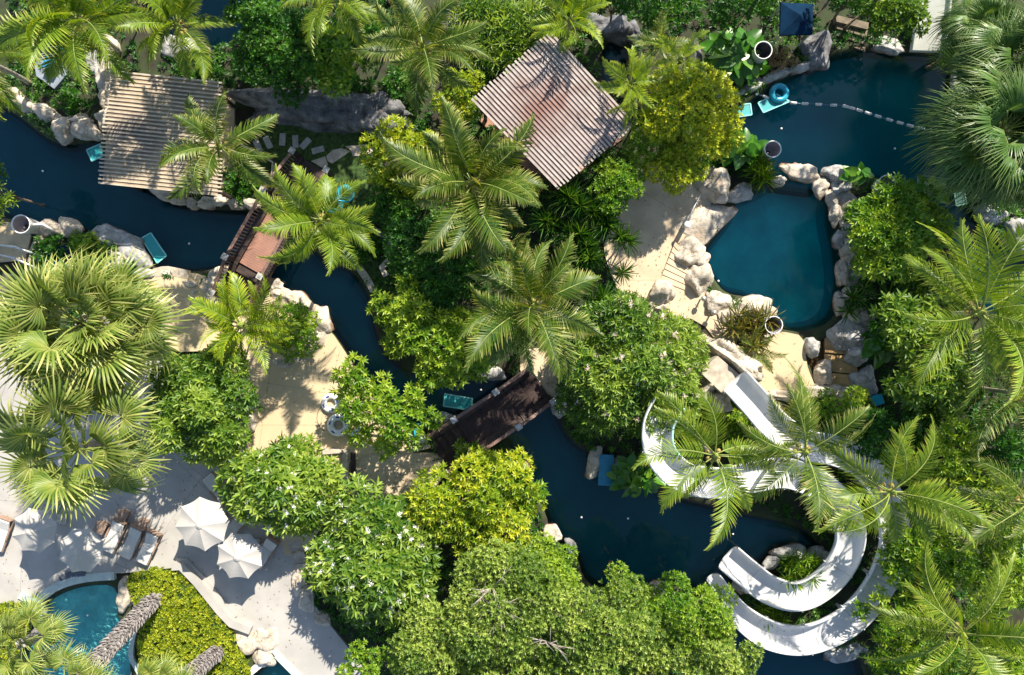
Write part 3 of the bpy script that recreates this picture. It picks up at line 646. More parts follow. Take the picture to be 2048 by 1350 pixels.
# --- spiky rosettes, big leaves, strap leaves
def spike_plant(px, py, rpx, z, label, heads=1, m='spike', group=None, name='spiky_plant', cat='plant', spread=0, nleaf=60, wl=.05):
    seedc[0] += 1; rs = R(seedc[0]); c = P(px, py, z); r = S(rpx, z); b = Vector((c.x, c.y, 0))
    root = empty(name, b, label, cat, group); C = []
    for i in range(heads):
        a = i*2.4+rs.rand(); q = S(spread, z)*math.sqrt(i/max(heads,1)) if heads > 1 else 0
        C.append((q*math.cos(a), q*math.sin(a), z*(.75+.3*rs.rand())))
    C = np.array(C); A = np.zeros_like(C); A[:,2] = 1; A += rs.randn(*A.shape)*.12
    V, F, t = rosettes(C, A, nleaf, .15, 1.75, r*1.05, wl, rs, T_LANCE, tbase=np.full(len(C), .5), tvar=.2)
    obj('foliage', tri_mesh('foliage', V, F, M[m], t), root)
    parts = [tube_np([(0,0,-.1),(x*.5,y*.5,zz*.5),(x,y,zz)], [.07,.05,.035], 6) for x,y,zz in C]
    V, F, t = join(parts); obj('stem', tri_mesh('stem', V, F, M['bark'], smooth=True), root)
    return root
def bigleaf_plant(px, py, rx, ry, z, label, n=30, L=.95, m='big', group='big leaved plants', name='elephant_ear_plant', tpl=None, wr=.62):
    seedc[0] += 1; rs = R(seedc[0]); c = P(px, py, z); b = Vector((c.x, c.y, 0))
    root = empty(name, b, label, 'plant', group); RX, RY = S(rx, z), S(ry, z)
    k = np.arange(n)+.5; rr = np.sqrt(k/n)*.82; a = k*2.39996+rs.rand()*6
    O = np.stack([rr*np.cos(a)*RX, rr*np.sin(a)*RY, z*(1.0-.45*rr**2)+rs.randn(n)*.12], 1)
    D = np.stack([np.cos(a), np.sin(a), -.15+rs.randn(n)*.22], 1)+rs.randn(n,3)*.3
    N = np.stack([.25*np.cos(a), .25*np.sin(a), np.ones(n)], 1)+rs.randn(n,3)*.25
    L_ = L*.85*(.6+.6*rs.rand(n))
    O2 = O-nrm(D)*(L_*.4)[:,None]
    V, F, t = leaves(tpl or T_HEART, O2, D, N, L_, L_*wr*1.25, np.clip(rs.rand(n), 0, 1)); O2 = np.maximum(O2, [[-99,-99,.1]])
    obj('foliage', tri_mesh('foliage', V, F, M[m], t, smooth=False), root)
    parts = [tube_np([(q[0]*.15, q[1]*.15, 0), (q[0]*.6, q[1]*.6, q[2]*.7), tuple(q)], [.03,.02,.012], 5) for q in O2]
    V, F, t = join(parts); obj('stem', tri_mesh('stem', V, F, M['rachis'], smooth=True), root)
    return root
def strap_clump(px, py, rx, ry, z, label, n=70, L=.7, w_=.09, m='green', name='ginger_clump', group=None, cat='plant'):
    """clump of upright canes with long lance leaves"""
    seedc[0] += 1; rs = R(seedc[0]); c = P(px, py, z); b = Vector((c.x, c.y, 0))
    root = empty(name, b, label, cat, group); RX, RY = S(rx, z), S(ry, z)
    k = np.arange(n)+.5; rr = np.sqrt(k/n); a = k*2.39996
    C = np.stack([rr*np.cos(a)*RX, rr*np.sin(a)*RY, z*(1-.35*rr**2)*(.8+.3*rs.rand(n))], 1)
    A = np.stack([np.cos(a)*rr*.5, np.sin(a)*rr*.5, np.ones(n)], 1)+rs.randn(n,3)*.25
    V, F, t = rosettes(C, A, 9, .35, 1.35, L*.75, w_, rs, T_LANCE)
    obj('foliage', tri_mesh('foliage', V, F, M[m], t), root)
    parts = [tube_np([(q[0]*.7, q[1]*.7, 0), tuple(q)], [.02,.012], 4) for q in C]
    V, F, t = join(parts); obj('stem', tri_mesh('stem', V, F, M['bark'], smooth=True), root)
    return root

# ------------------------------------------------------------------ rocks
def ico(sub):
    import bmesh
    bm = bmesh.new(); bmesh.ops.create_icosphere(bm, subdivisions=sub, radius=1)
    V = np.array([v.co[:] for v in bm.verts]); F = np.array([[v.index for v in f.verts] for f in bm.faces]); bm.free(); return V, F
ICO = ico(4)
def rock(px, py, rx, ry, ang=0, h=.6, m='rock', label=None, group=None, z=None, rough=.22, name='boulder', cat='rock', cuts=5):
    seedc[0] += 1; rs = R(seedc[0]); V, F = ICO; V = V.copy()
    for i in range(cuts+2):
        n_ = nrm(rs.randn(3)+np.array([0,0,.9 if i < 2 else 0])); c = .58+.28*rs.rand()
        d = V@n_-c; V = V-np.where(d > 0, d*.88, 0)[:,None]*n_
    off = Vector(rs.rand(3)*50)
    dis = np.array([mnoise.fractal(Vector(v)*1.5+off, 1.0, 2.0, 4)*rough + mnoise.noise(Vector(v)*.9+off)*rough*.6 for v in V])
    V = V*(1+dis)[:,None]
    c = P(px, py, (z if z is not None else 0)+h*.5); RX, RY = S(rx, h)*1.13, S(ry, h)*1.13
    V = V*np.array([RX, RY, h*.85]); a = -rad(ang); ca, sa = math.cos(a), math.sin(a)
    V = V@np.array([[ca,sa,0],[-sa,ca,0],[0,0,1]])
    o = obj(name, tri_mesh(name, V, F, M[m], smooth=True)); o.location = (c.x, c.y, (z if z is not None else -.12)+h*.1)
    return tag(o, label, cat, group)
ORD = ['first','second','third','fourth','fifth','sixth','seventh','eighth','ninth','tenth','eleventh','twelfth','thirteenth','fourteenth']
def rock_row(where, group, rows, m='rock', h=.6, look='pale'):
    rows = sorted(rows, key=lambda r: r[0])
    for i, r in enumerate(rows):
        px, py, rx, ry = r[:4]; ang = r[4] if len(r) > 4 else 0; hh = r[5] if len(r) > 5 else h; mm = r[6] if len(r) > 6 else m
        nm = {'rock':'pale','rock_grey':'grey','rock_dark':'dark'}[mm]
        rock(px, py, rx, ry, ang, hh, mm, f'{nm} boulder, {ORD[i]} from the left {where}', group)

# ================================================================== ROCKS
rock_row('in the curved row, top left palm bed', 'stones edging the upper left bed', [
 (16,186,24,15,30),(48,208,30,15,32),(86,222,30,18,35),(122,255,26,27,-20),(150,236,26,18,0),(168,258,28,20,10),(203,232,17,25,0),(207,190,15,20,0),(208,146,22,36,5),(212,96,18,28,0),(186,122,20,22,0,.5,'rock_grey')], h=.8)
rock_row('in the stone edging below the left pergola', 'stones edging the bank below the left pergola', [
 (322,386,26,13,25),(356,398,20,13,10),(384,404,15,12),(410,404,20,13),(437,400,22,12),(468,404,22,13),(500,405,20,12)], h=.5)
rock_row('on the bank beside the teal mat', 'bank boulders near the teal mat', [
 (92,452,24,17,0,.5),(128,452,26,19,30,.6),(218,474,38,20,25,.5,'rock_grey'),(262,506,38,27,50,.55,'rock_grey'),(222,520,30,18,0,.5),(283,548,24,17,0,.5,'rock_grey'),(66,505,14,34,10,.5)])
rock_row('at the foot of the red bridge', 'boulders at the foot of the red bridge', [
 (380,567,18,9,10,.4),(386,582,14,8,0,.4),(418,572,22,14,0,.5),(436,553,32,20,-40,.6),(422,592,22,16,20,.5),(444,592,16,14,0,.5)])
rock_row('round the clipped bush', 'white rocks round the clipped bush', [
 (546,572,17,13,0,.6),(566,592,26,18,10,.6),(602,608,32,20,32,.6),(638,640,30,26,40,.7),(632,684,22,30,30,.6),(596,713,30,13,-12,.5),(560,722,26,12,12,.5),(532,704,16,18,0,.5)])
rock(492, 840, 24, 25, 20, .8, 'rock', 'white domed boulder at the left edge of the sand paving', None)
rock_row('along the west rim of the blue lagoon', 'boulders on the west rim of the lagoon', [
 (1430,366,32,38,-15,1.5),(1484,386,28,19,-15,.8,'rock_grey'),(1382,502,27,27,20,1.0),(1402,556,24,38,-10,1.0),(1436,605,27,27,30,.8),(1466,632,22,18,0,.7),(1508,612,38,19,0,.8),(1540,628,22,16,20,.9),(1478,660,26,16,20,.7),(1408,520,18,16,0,.7)])
rock(1415, 445, 62, 40, -35, .55, 'rock', 'broad flat pale rock shelf at the lagoon edge with a boulder shadow', None, rough=.08)
rock(1325, 585, 26, 24, 20, 1.0, 'rock', 'rounded white boulder on the steps beside the pink blossom tree', None)
rock(1322, 614, 15, 9, 0, .5, 'rock', 'small white stone tucked under the pink blossom tree', None)
rock_row('in the rock line between lagoon and river', 'rocks between lagoon and river', [
 (1560,362,15,12,0,.5),(1602,342,36,20,15,.6),(1646,374,15,20,10,.5),(1674,348,25,20,0,.7,'rock_grey'),(1686,372,20,18,0,.7,'rock_grey')])
rock_row('along the east rim of the blue lagoon', 'stones on the east rim of the lagoon', [
 (1670,396,14,18,0,.6),(1675,428,13,20,0,.5),(1680,478,10,17,0,.5,'rock_grey'),(1700,440,16,34,0,.4),(1704,500,20,30,0,.45),(1690,550,13,28,0,.5),(1714,546,14,18,0,.5,'rock_grey'),(1742,588,12,28,-30,.5),(1686,610,12,24,0,.5),(1735,640,16,22,0,.6),(1700,400,16,20,0,.6),(1728,528,15,20,0,.6),(1706,588,15,18,0,.6),(1712,634,18,18,0,.7)])
rock_row('round the amber tub', 'boulders round the amber tub', [
 (1626,696,16,20,0,.8,'rock_grey'),(1652,745,17,24,0,.9),(1698,668,34,36,0,1.0,'rock_grey'),(1716,706,22,22,0,.9,'rock_grey'),(1738,762,25,28,0,.9,'rock_grey'),(1640,783,44,17,-8,.8),(1580,792,44,11,3,.6),(1690,794,20,18,0,.7)])
rock(1472, 718, 68, 24, 32, 3.3, 'rock', 'long white boulder beside the top of the upper slide', None)
rock(1418, 778, 30, 26, 40, 3.0, 'rock', 'white boulder left of the upper slide entry', None)
rock(1446, 808, 30, 28, 20, 2.6, 'rock', 'pale boulder below the upper slide entry', None)
rock(1357, 830, 17, 34, 25, 1.2, 'rock_grey', 'upright grey boulder beside the pale blue slide trough', None)
rock_row('by the stream at the right edge', 'grey stones by the right hand stream', [
 (1975,393,14,12,0,.5,'rock_grey'),(1990,424,32,20,20,.6,'rock_grey'),(2034,456,26,22,30,.6,'rock_grey'),(2046,482,16,20,0,.5,'rock_grey')])
rock_row('on the north bank of the upper pond', 'stones on the north bank of the pond', [
 (1440,186,20,12,-8,.5,'rock_grey'),(1472,182,20,11,-5,.5,'rock_grey'),(1506,168,28,11,-25,.5,'rock_grey'),(1555,148,30,10,-25,.4,'rock_grey'),(1610,128,30,10,-25,.4,'rock_grey'),(1640,98,34,40,0,.9,'rock_dark'),(1783,88,34,16,10,.5,'rock_grey'),(1905,110,26,12,40,.5,'rock_grey'),(1922,160,12,36,0,.5,'rock_grey'),(1918,220,11,30,0,.5,'rock_dark')])
rock_row('under the trees, top centre', 'dark rocks at the top centre', [
 (1190,44,24,20,0,.8,'rock_dark'),(1232,50,34,30,0,1.0,'rock_dark'),(1272,62,18,22,0,.7,'rock_dark'),(1395,110,14,40,5,.8,'rock_dark'),(900,40,26,24,0,.7,'rock_dark')], m='rock_dark')
rock_row('at the foot of the terrace trees', 'rocks at the foot of the terrace trees', [
 (596,1150,14,44,5,.6),(612,1200,20,26,0,.6),(640,1238,20,16,30,.5)])
rock_row('at the corner of the yellow hedge', 'rocks at the corner of the yellow hedge', [
 (480,1266,26,18,20,.5),(494,1286,26,24,0,.6),(536,1276,26,26,0,.6),(524,1316,28,20,0,.6)])
rock(243, 1192, 18, 34, 5, .7, 'rock', 'tan boulder at the rim of the small pool', None)
rock(1188, 928, 17, 32, 10, .7, 'rock', 'white curved rock on the river bank left of the blue mat', None)
rock_row('on the bank under the bottom trees', 'bank rocks under the bottom trees', [
 (1046,948,14,22,0,.5),(1106,1070,20,17,0,.5),(1140,1095,14,16,0,.5,'rock_dark'),(1318,1182,20,18,0,.5)])
rock_row('in the island ring inside the lower slide', 'rocks of the slide island', [
 (1545,1130,18,12,-50,.6,'rock_grey'),(1580,1108,34,16,-8,.6,'rock_grey'),(1638,1112,24,16,0,.6,'rock_grey'),(1488,1172,22,18,30,.5,'rock')])
rock(1690, 1310, 44, 16, -10, .5, 'rock_grey', 'flat grey rock below the lowest bend of the slide', None)
rock(895, 840, 30, 15, 5, .6, 'rock_grey', 'grey bank rock at the left end of the dark bridge', None)
rock(985, 748, 30, 13, 5, .6, 'rock_grey', 'grey bank rock above the dark bridge', None)
rock(1115, 815, 14, 20, 0, .6, 'rock_grey', 'grey bank rock under the right end of the dark bridge', None)
rock(632, 212, 165, 40, 5, 2.2, 'rock_dark', 'long dark rock face above the lawn', None, rough=.45, name='rock_face', cuts=8)
rock(760, 225, 60, 34, 10, 1.6, 'rock_dark', 'dark rock lump at the right end of the rock face', None, rough=.4, name='rock_face')
rock(350, 90, 40, 22, 10, .7, 'rock_grey', 'grey boulder under the second palm from the left at the top', None)
rock(1235, 925, 10, 8, 0, .3, 'rock_grey', 'small stone beside the blue mat in the river', None)
rock(698, 512, 34, 13, 5, .4, 'rock', 'low tan stone ledge at the pool edge beside the bridge palm', None)

# ================================================================== STEPPING STONES, KERBS
for i, (x, y, a) in enumerate(((516,292,25),(536,285,25),(565,279,-3),(591,283,3),(611,287,-42),(636,300,-75))):
    o = MB().box(P(x, y, .07), (S(12), S(25), .08), rz=-rad(a)*-1 if False else rad(a)).build('stepping_stone', M['stone_grey'], bevel=.015)
    tag(o, f'grey oblong stepping stone, {ORD[i]} from the left in the arc on the lawn', 'paving stone', 'stepping stones on the lawn')
for pts, lb in ((((622,322),(650,312),(656,330),(645,336)), 'small tan flagstone beside the upper bridge lamp post'),
                (((652,312),(665,300),(682,296),(699,302),(690,310),(664,327),(655,322)), 'lobed tan flagstone between two others on the lawn'),
                (((690,292),(735,288),(752,300),(730,312),(705,312),(702,301)), 'large tan flagstone at the right end of the stepping stones')):
    tag(MB().prism(WP(pts, .1), .02, .10).build('flagstone', M['stone_tan'], bevel=.015), lb, 'paving stone', 'stepping stones on the lawn')
def kerb(pts, w_, z0, z1, m, label, name='stone_kerb', cat='kerb', it=0, closed=False):
    pts = smooth_poly(pts, it, closed=False) if it else pts
    c = [P(x, y, z1) for x, y in pts]; L, Rr = [], []
    for i, p in enumerate(c):
        d = (c[min(i+1, len(c)-1)]-c[max(i-1, 0)]); d.z = 0; d.normalize(); n_ = Vector((-d.y, d.x, 0)); L.append(p+n_*w_/2); Rr.append(p-n_*w_/2)
    vs = []; fs = []
    for i in range(len(c)):
        for q, z in ((L[i], z0), (L[i], z1), (Rr[i], z1), (Rr[i], z0)): vs.append((q.x, q.y, z))
    for i in range(len(c)-1):
        a = i*4; b = a+4
        fs += [(a,a+1,b+1,b)[::-1], (a+1,a+2,b+2,b+1)[::-1], (a+2,a+3,b+3,b+2)[::-1]]
    fs += [(0,1,2,3), tuple((len(c)-1)*4+k for k in (3,2,1,0))]
    return tag(MB().add(vs, fs).build(name, M[m]), label, cat)
kerb([(745,458),(776,474),(784,512),(763,535),(772,552)], .34, -.1, .28, 'kerb', 'pale angular stone kerb round the small garden bed')
kerb([(712,525),(725,545),(738,565),(747,582)], .40, -.6, .16, 'kerb', 'pale curved stone kerb along the river by the garden bed', it=1)
kerb([(480,288),(500,298),(545,324),(542,362)], .10, -.1, .55, 'stone_tan', 'thin angular handrail kerb right of the left pergola', name='low_rail', cat='rail')
kerb([(430,255),(440,320),(434,375)], .34, -.1, .12, 'kerb', 'straight stone kerb beside the left pergola')
kerb([(645,903),(690,903),(690,985),(660,1005)], .34, -.1, .45, 'kerb', 'tan stone wall round the white plumeria bed', name='low_wall', cat='wall')
kerb([(706,905),(706,1000)], .28, -.1, .16, 'bridge_brown', 'dark brown drain strip beside the tan wall', name='drain_strip', cat='kerb')
kerb([(343,1134),(362,1134),(392,1165),(440,1225),(462,1248),(500,1262)], .42, -.1, .50, 'concrete', 'pale concrete bench wall edging the yellow hedge', name='bench_wall', cat='wall')
kerb([(352,1120),(372,1122),(405,1156),(470,1235)], .26, -.1, .22, 'concrete', 'low concrete step in front of the bench wall', name='bench_step', cat='step')
kerb([(40,1238),(62,1212),(82,1195),(112,1172),(165,1156),(228,1152)], .46, -.5, .16, 'coping', 'curved pale green coping round the small pool', it=2, name='pool_coping', cat='coping')
kerb([(118,1157),(140,1149),(170,1146)], .34, .0, .18, 'tile_dark', 'dark tile strip with white depth mark above the small pool', it=1, name='tile_strip', cat='tile')
kerb([(272,1246),(262,1290),(261,1318),(272,1335),(285,1360)], .28, -.9, .14, 'coping', 'pale blue coping between the small pool and the hedge', it=1, name='pool_coping', cat='coping')
kerb([(38,1190),(62,1203),(84,1232)], .40, -.4, .24, 'coping', 'short angled coping wall left of the small pool', name='pool_coping', cat='coping')
kerb([(480,1362),(546,1308)], .36, -.8, .20, 'white_p', 'white coping bar at the corner pool', name='pool_coping', cat='coping')
kerb([(545,1303),(600,1358)], .36, -.8, .20, 'coping', 'grey green coping bar at the corner pool', name='pool_coping', cat='coping')
kerb([(1544,372),(1580,378),(1630,384)], .22, -1.4, -.30, 'rock_grey', 'dark submerged spill edge between river and lagoon', name='spill_edge', cat='kerb')
kerb([(308,546),(330,540),(352,544),(374,549)], .50, -.5, .15, 'kerb', 'grey kerb stones with depth mark at the paving edge', it=1, name='edge_kerb')
def text(s_, loc, size, rz, m, parent, name='depth_mark', ext=.003):
    cu = bpy.data.curves.new(name, 'FONT'); cu.body = s_; cu.size = size; cu.extrude = ext; cu.align_x = 'CENTER'; cu.align_y = 'CENTER'
    t_ = bpy.data.objects.new(name, cu); link(t_); dg = bpy.context.evaluated_depsgraph_get()
    me = bpy.data.meshes.new_from_object(t_.evaluated_get(dg)); bpy.data.objects.remove(t_); me.materials.clear(); me.materials.append(M[m])
    o = obj(name, me, parent); o.location = loc; o.rotation_euler = (0,0,rz); return o
ek = [o for o in bpy.data.objects if o.name.startswith('edge_kerb')][0]
text('1.2M', P(330, 545, .155), .27, -.12, 'white_p', ek)
tk = [o for o in bpy.data.objects if o.name.startswith('tile_strip')][0]
text('0.6 L', P(148, 1155, .185), .20, .2, 'white_p', tk)

# ================================================================== STEPS
def steps(label, pts_a, pts_b, n, z0, z1, m, name='steps', edge='timber_pale', wide=1.0):
    """n treads from line a to line b (each a pair of photo points)"""
    b0 = P(*pts_a[0]); root = empty(name, (b0.x, b0.y, 0), label, 'steps')
    for i in range(n):
        f0, f1 = i/n, (i+1)/n-.02; z = z0+(z1-z0)*i/max(1, n-1)
        q = []
        for f, s_ in ((f0,0),(f0,1),(f1,1),(f1,0)):
            x = pts_a[s_][0]*(1-f)+pts_b[s_][0]*f; y = pts_a[s_][1]*(1-f)+pts_b[s_][1]*f; q.append((x, y))
        w4 = WP(q, z); w4 = [(x-b0.x, y-b0.y) for x, y in w4]
        MB().prism(w4, -.1, z).build('tread', M[m], root)
    return root
steps('fan of worn tan steps on the lagoon paving', ((1395,590),(1320,560)), ((1362,500),(1352,480)), 7, .10, .30, 'sand2', 'stone_steps')
steps('brown timber steps going down into the pond, top right', ((1672,30),(1738,45)), ((1676,86),(1728,105)), 4, .35, -.2, 'timber', 'timber_steps')
steps('grey steps beside the white domed boulder', ((455,900),(455,860)), ((498,915),(492,862)), 4, .16, .40, 'kerb', 'stone_steps')
steps('narrow brown steps beside the start of the upper slide', ((1400,740),(1418,700)), ((1455,775),(1478,748)), 3, .9, 1.6, 'kerb', 'stone_steps')
steps('submerged amber tiled steps inside the tub', ((1645,672),(1700,672)), ((1650,780),(1720,790)), 3, -.35, -.22, 'amber', 'tub_steps')
tag(MB().box(P(1684,760,-.19), (.42,.42,.02)).build('drain_cover', M['white_p'], bevel=.01), 'square cream drain cover in the amber tub', 'drain cover')
steps('long narrow plank steps beside the terrace, under the plumeria', ((575,1085),(600,1080)), ((600,1150),(622,1150)), 3, .14, .30, 'stone_tan', 'plank_steps')

# ================================================================== PERGOLAS
def pergola(label, corners, z, nslat, along, m, fm, name, floor_z=.12, sw=.5, floor=None):
    """corners in photo px: A,B,C,D ; slats run A->B, spread towards D->C"""
    A, B, C_, D = [P(x, y, z) for x, y in corners]; o0 = (A+B+C_+D)/4; o0.z = 0
    root = empty(name, o0, label, 'pergola'); rs = R(nslat)
    A, B, C_, D = [q-o0 for q in (A,B,C_,D)]
    for i in range(nslat):
        f = i/(nslat-1); a = A.lerp(D, f); b = B.lerp(C_, f); d = (b-a).normalized()
        a = a-d*(.15+.10*rs.rand()); b = b+d*(.15+.10*rs.rand()); wd = (A-D).length/(nslat-1)*sw
        a.z += rs.randn()*.006; b.z += rs.randn()*.006
        MB().beam(a, b, wd*(.93+.14*rs.rand()), .035).build('slat', M[m], root)
    for f in (.03,.5,.97):
        a = A.lerp(B, f)-Vector((0,0,.21)); b = D.lerp(C_, f)-Vector((0,0,.21)); MB().beam(a, b, .12, .2).build('rafter', M[m], root)
    for f in (.06,.94):
        for g in (.06,.94):
            q = A.lerp(B, f).lerp(D.lerp(C_, f), g); MB().box((q.x, q.y, (z-.23-.6)/2), (.18,.18,z-.23+.6)).build('post', M['bridge_dark'], root)
    kk = Matrix.Diagonal((.985, .985, 1))
    MB().add([kk@A-Vector((0,0,.035)),kk@B-Vector((0,0,.035)),kk@C_-Vector((0,0,.035)),kk@D-Vector((0,0,.035)),kk@A-Vector((0,0,.09)),kk@B-Vector((0,0,.09)),kk@C_-Vector((0,0,.09)),kk@D-Vector((0,0,.09))], [(0,1,2,3),(7,6,5,4),(0,4,5,1),(1,5,6,2),(2,6,7,3),(3,7,4,0)]).build('roof_panel', M['roof_tan' if m == 'slat' else 'roof_mauve'], root)
    fl = MB().prism([(q.x*.985, q.y*.985) for q in ([P(x, y, floor_z)-o0 for x, y in floor] if floor else [A,B,C_,D])], floor_z-.2, floor_z).build('floor', M[fm], root)
    return root
pergola('square slatted pergola with pale slats over tan boards by the river, upper left', ((220,142),(437,165),(436,390),(203,366)), 3.0, 29, 0, 'slat', 'floor_tan', 'pergola', sw=.42, floor=((300,165),(470,175),(470,380),(300,366)))
pergola('tilted slatted pergola with mauve slats over a red brown floor, upper centre', ((948,202),(1112,372),(1266,245),(1104,68)), 3.1, 26, 0, 'slat_b', 'floor_red', 'pergola', sw=.5)

# ================================================================== BRIDGES
def bridge(label, a, b, width, deck_m, name, rise=.95, rail_h=1.15, end=.26, lamps=(), nbal=46):
    A, B = P(*a, .5), P(*b, .5); A.z = B.z = 0; mid = (A+B)/2; root = empty(name, mid, label, 'bridge')
    d = (B-A); L = d.length; d.normalize(); n_ = Vector((-d.y, d.x, 0))
    def zz(s):  # deck height along the bridge
        if s < end: return .12+(rise-.12)*s/end
        if s > 1-end: return .12+(rise-.12)*(1-s)/end
        return rise
    def at(s, off, z=0): return d*((s-.5)*L)+n_*off+Vector((0,0,z))
    s0, s1 = end, 1-end
    for k, m_ in ((0, deck_m),):
        n_p = 34
        mb = MB()
        for i in range(n_p):
            s = s0+(s1-s0)*(i+.5)/n_p; c = at(s, 0, rise-.03); mb.box(c, ((s1-s0)*L/n_p-.008, width, .06), rz=math.atan2(d.y, d.x))
        mb.build('deck', M[deck_m], root)
    for side in (0, 1):
        for i in range(4):
            f = (i+.5)/4; s = end*f if side == 0 else 1-end*f; z = zz(s)
            MB().box(at(s, 0, z/2-.15), (end*L/4-.02, width, z+.3), rz=math.atan2(d.y, d.x)).build('stair_tread', M['bridge_brown' if deck_m != 'bridge_red' else 'bridge_dark'], root)
    for off in (-width/2-.08, width/2+.08):
        rl = MB(); st = MB(); bal = []
        N = 18
        pts = [at(i/N, off, zz(i/N)+rail_h) for i in range(N+1)]
        for p, q in zip(pts, pts[1:]): rl.beam(p, q+(q-p).normalized()*.01, .17, .08)
        rail = rl.build('handrail', M['bridge_rail'], root)
        for p, q in zip(pts, pts[1:]): ii = n_*(-.14 if off > 0 else .14); st.beam(p-Vector((0,0,rail_h-.02))+ii, q-Vector((0,0,rail_h-.02))+ii, .42, .30)
        st.build('side_beam', M['bridge_dark'], root)
        for i in range(nbal):
            s = .01+.98*(i+.5)/nbal; z = zz(s); MB().box(at(s, off, z+rail_h*.5), (.055,.055,rail_h-.1), rz=math.atan2(d.y, d.x)).build('baluster', M['baluster'], root)
    for s, side in lamps:
        off = (width/2+.08)*side; z = zz(s)
        p = MB().box(at(s, off, z+rail_h*.5-.2), (.24,.24,rail_h+.55), rz=math.atan2(d.y, d.x)).build('post', M['bridge_dark'], root)
        cap = MB().box(at(s, off, z+rail_h+.11), (.34,.34,.07), rz=math.atan2(d.y, d.x)).build('post_cap', M['concrete'], p, bevel=.01)
        MB().box(at(s, off, z+rail_h+.16), (.14,.14,.03), rz=math.atan2(d.y, d.x)).build('cap_plate', M['metal'], p)
    return root
bridge('arched footbridge with red deck, stair ends and dark railings under a palm', (627,328), (470,606), 2.0, 'bridge_red', 'footbridge', lamps=((.0,1),(.0,-1),(.30,1),(.30,-1),(.76,1),(.76,-1),(1,1),(1,-1)), end=.24)
bridge('dark brown footbridge with white post caps crossing the river at centre bottom', (1082,768), (872,908), 2.1, 'bridge_brown', 'footbridge', lamps=((.0,1),(.0,-1),(.32,1),(.32,-1),(.70,1),(.70,-1),(1,1),(1,-1)), end=.28, nbal=40)

# ================================================================== SLIDES
def slide(label, pts, w_, depth, name, edge_m='white', m='white', taper=0):
    """pts: (px, py, z) of the trough centre line"""
    C = [P(x, y, z) for x, y, z in pts]
    # Catmull-Rom resample
    Q = []
    for i in range(len(C)-1):
        p0, p1, p2, p3 = C[max(i-1,0)], C[i], C[i+1], C[min(i+2, len(C)-1)]
        for k in range(8):
            t_ = k/8; Q.append(.5*((2*p1)+(p2-p0)*t_+(2*p0-5*p1+4*p2-p3)*t_**2+(3*p1-p0-3*p2+p3)*t_**3))
    Q.append(C[-1]); b = Vector((Q[0].x, Q[0].y, 0)); root = empty(name, b, label, 'water slide')
    nn = 17; th = .06
    inner, outer = [], []
    Lc = [0]
    for i in range(1, len(Q)): Lc.append(Lc[-1]+(Q[i]-Q[i-1]).length)
    for i, q in enumerate(Q):
        d = (Q[min(i+1, len(Q)-1)]-Q[max(i-1, 0)]); d.z = 0; d.normalize(); n_ = Vector((-d.y, d.x, 0)); rowi, rowo = [], []
        wf = 1 if not taper else min(1, .45+.55*(len(Q)-1-i)/taper)
        for k in range(nn):
            a = PI*(k/(nn-1)); x = -math.cos(a); y = -(abs(math.sin(a))**.75)
            sx = (1 if abs(x) < .999 else 1)
            rowi.append(q-b+n_*x*w_*wf/2*sx+Vector((0,0,y*depth+depth)))
            rowo.append(q-b+n_*x*(w_*wf/2+th)+Vector((0,0,y*(depth+th)+depth-.005)))
        inner.append(rowi); outer.append(rowo)
    mb = MB(); vs = []; fs = []
    for ri, ro in zip(inner, outer): vs += ri+ro[::-1]
    K = nn*2
    for i in range(len(Q)-1):
        for k in range(K): a = i*K+k; a2 = i*K+(k+1) % K; fs.append((a, a2, a2+K, a+K))
    fs.append(tuple(range(K))); fs.append(tuple((len(Q)-1)*K+k for k in range(K))[::-1])
    mb.add(vs, fs); o = mb.build('trough', M[m], root, smooth=True)
    for sgn in (0, nn-1):
        cut = 20 if edge_m != 'white' and sgn == (nn-1) else 0
        if cut: MB().tube([r[sgn]+Vector((0,0,.01)) for r in inner[:cut+1]], .06, 8).build('rim', M[edge_m], o, smooth=True)
        MB().tube([r[sgn]+Vector((0,0,.01)) for r in inner[cut:]], .055, 8).build('rim', M['white'], o, smooth=True)
    # flanged joints every few metres and steel legs
    nxt = 2.5
    for i in range(1, len(Q)-1):
        if Lc[i] > nxt:
            nxt += 2.6; row = [p+(p-(Q[i]-b)-Vector((0,0,depth)))*.05 for p in outer[i]]
            MB().tube(row, .035, 6).build('joint_flange', M['white'], root, smooth=True)
            MB().tube([p+(Q[i]-b+Vector((0,0,depth))-p)*.004 for p in inner[i]], .010, 4).build('seam', M['joint'], o)
            if Q[i].z > .5: MB().tube([Vector((Q[i].x-b.x, Q[i].y-b.y, -1.2)), Q[i]-b-Vector((0,0,.02))], .09, 10).build('support_leg', M['white_p'], root, smooth=True)
    return root
slide('long white water slide starting at the rocks and making the outer lower bend', [(1465,762,2.5),(1500,800,2.45),(1545,850,2.4),(1600,885,2.3),(1660,898,2.25),(1718,925,2.15),(1762,985,2.0),(1780,1070,1.85),(1762,1140,1.7),(1722,1203,1.5),(1668,1248,1.3),(1600,1272,1.0),(1535,1263,.7),(1482,1230,.4),(1448,1190,.2),(1422,1150,.02)], 1.52, .60, 'water_slide', taper=22)
slide('white water slide with pale blue left rim making the inner lower bend', [(1336,800,3.6),(1312,850,3.5),(1318,905,3.35),(1360,948,3.15),(1430,962,2.9),(1500,950,2.6),(1565,942,2.3),(1625,965,2.0),(1675,1010,1.8),(1692,1060,1.6),(1683,1105,1.35),(1655,1147,1.1),(1614,1178,.85),(1575,1186,.65),(1530,1171,.4),(1490,1142,.2),(1452,1110,.02)], 1.52, .60, 'water_slide', edge_m='pale_blue')
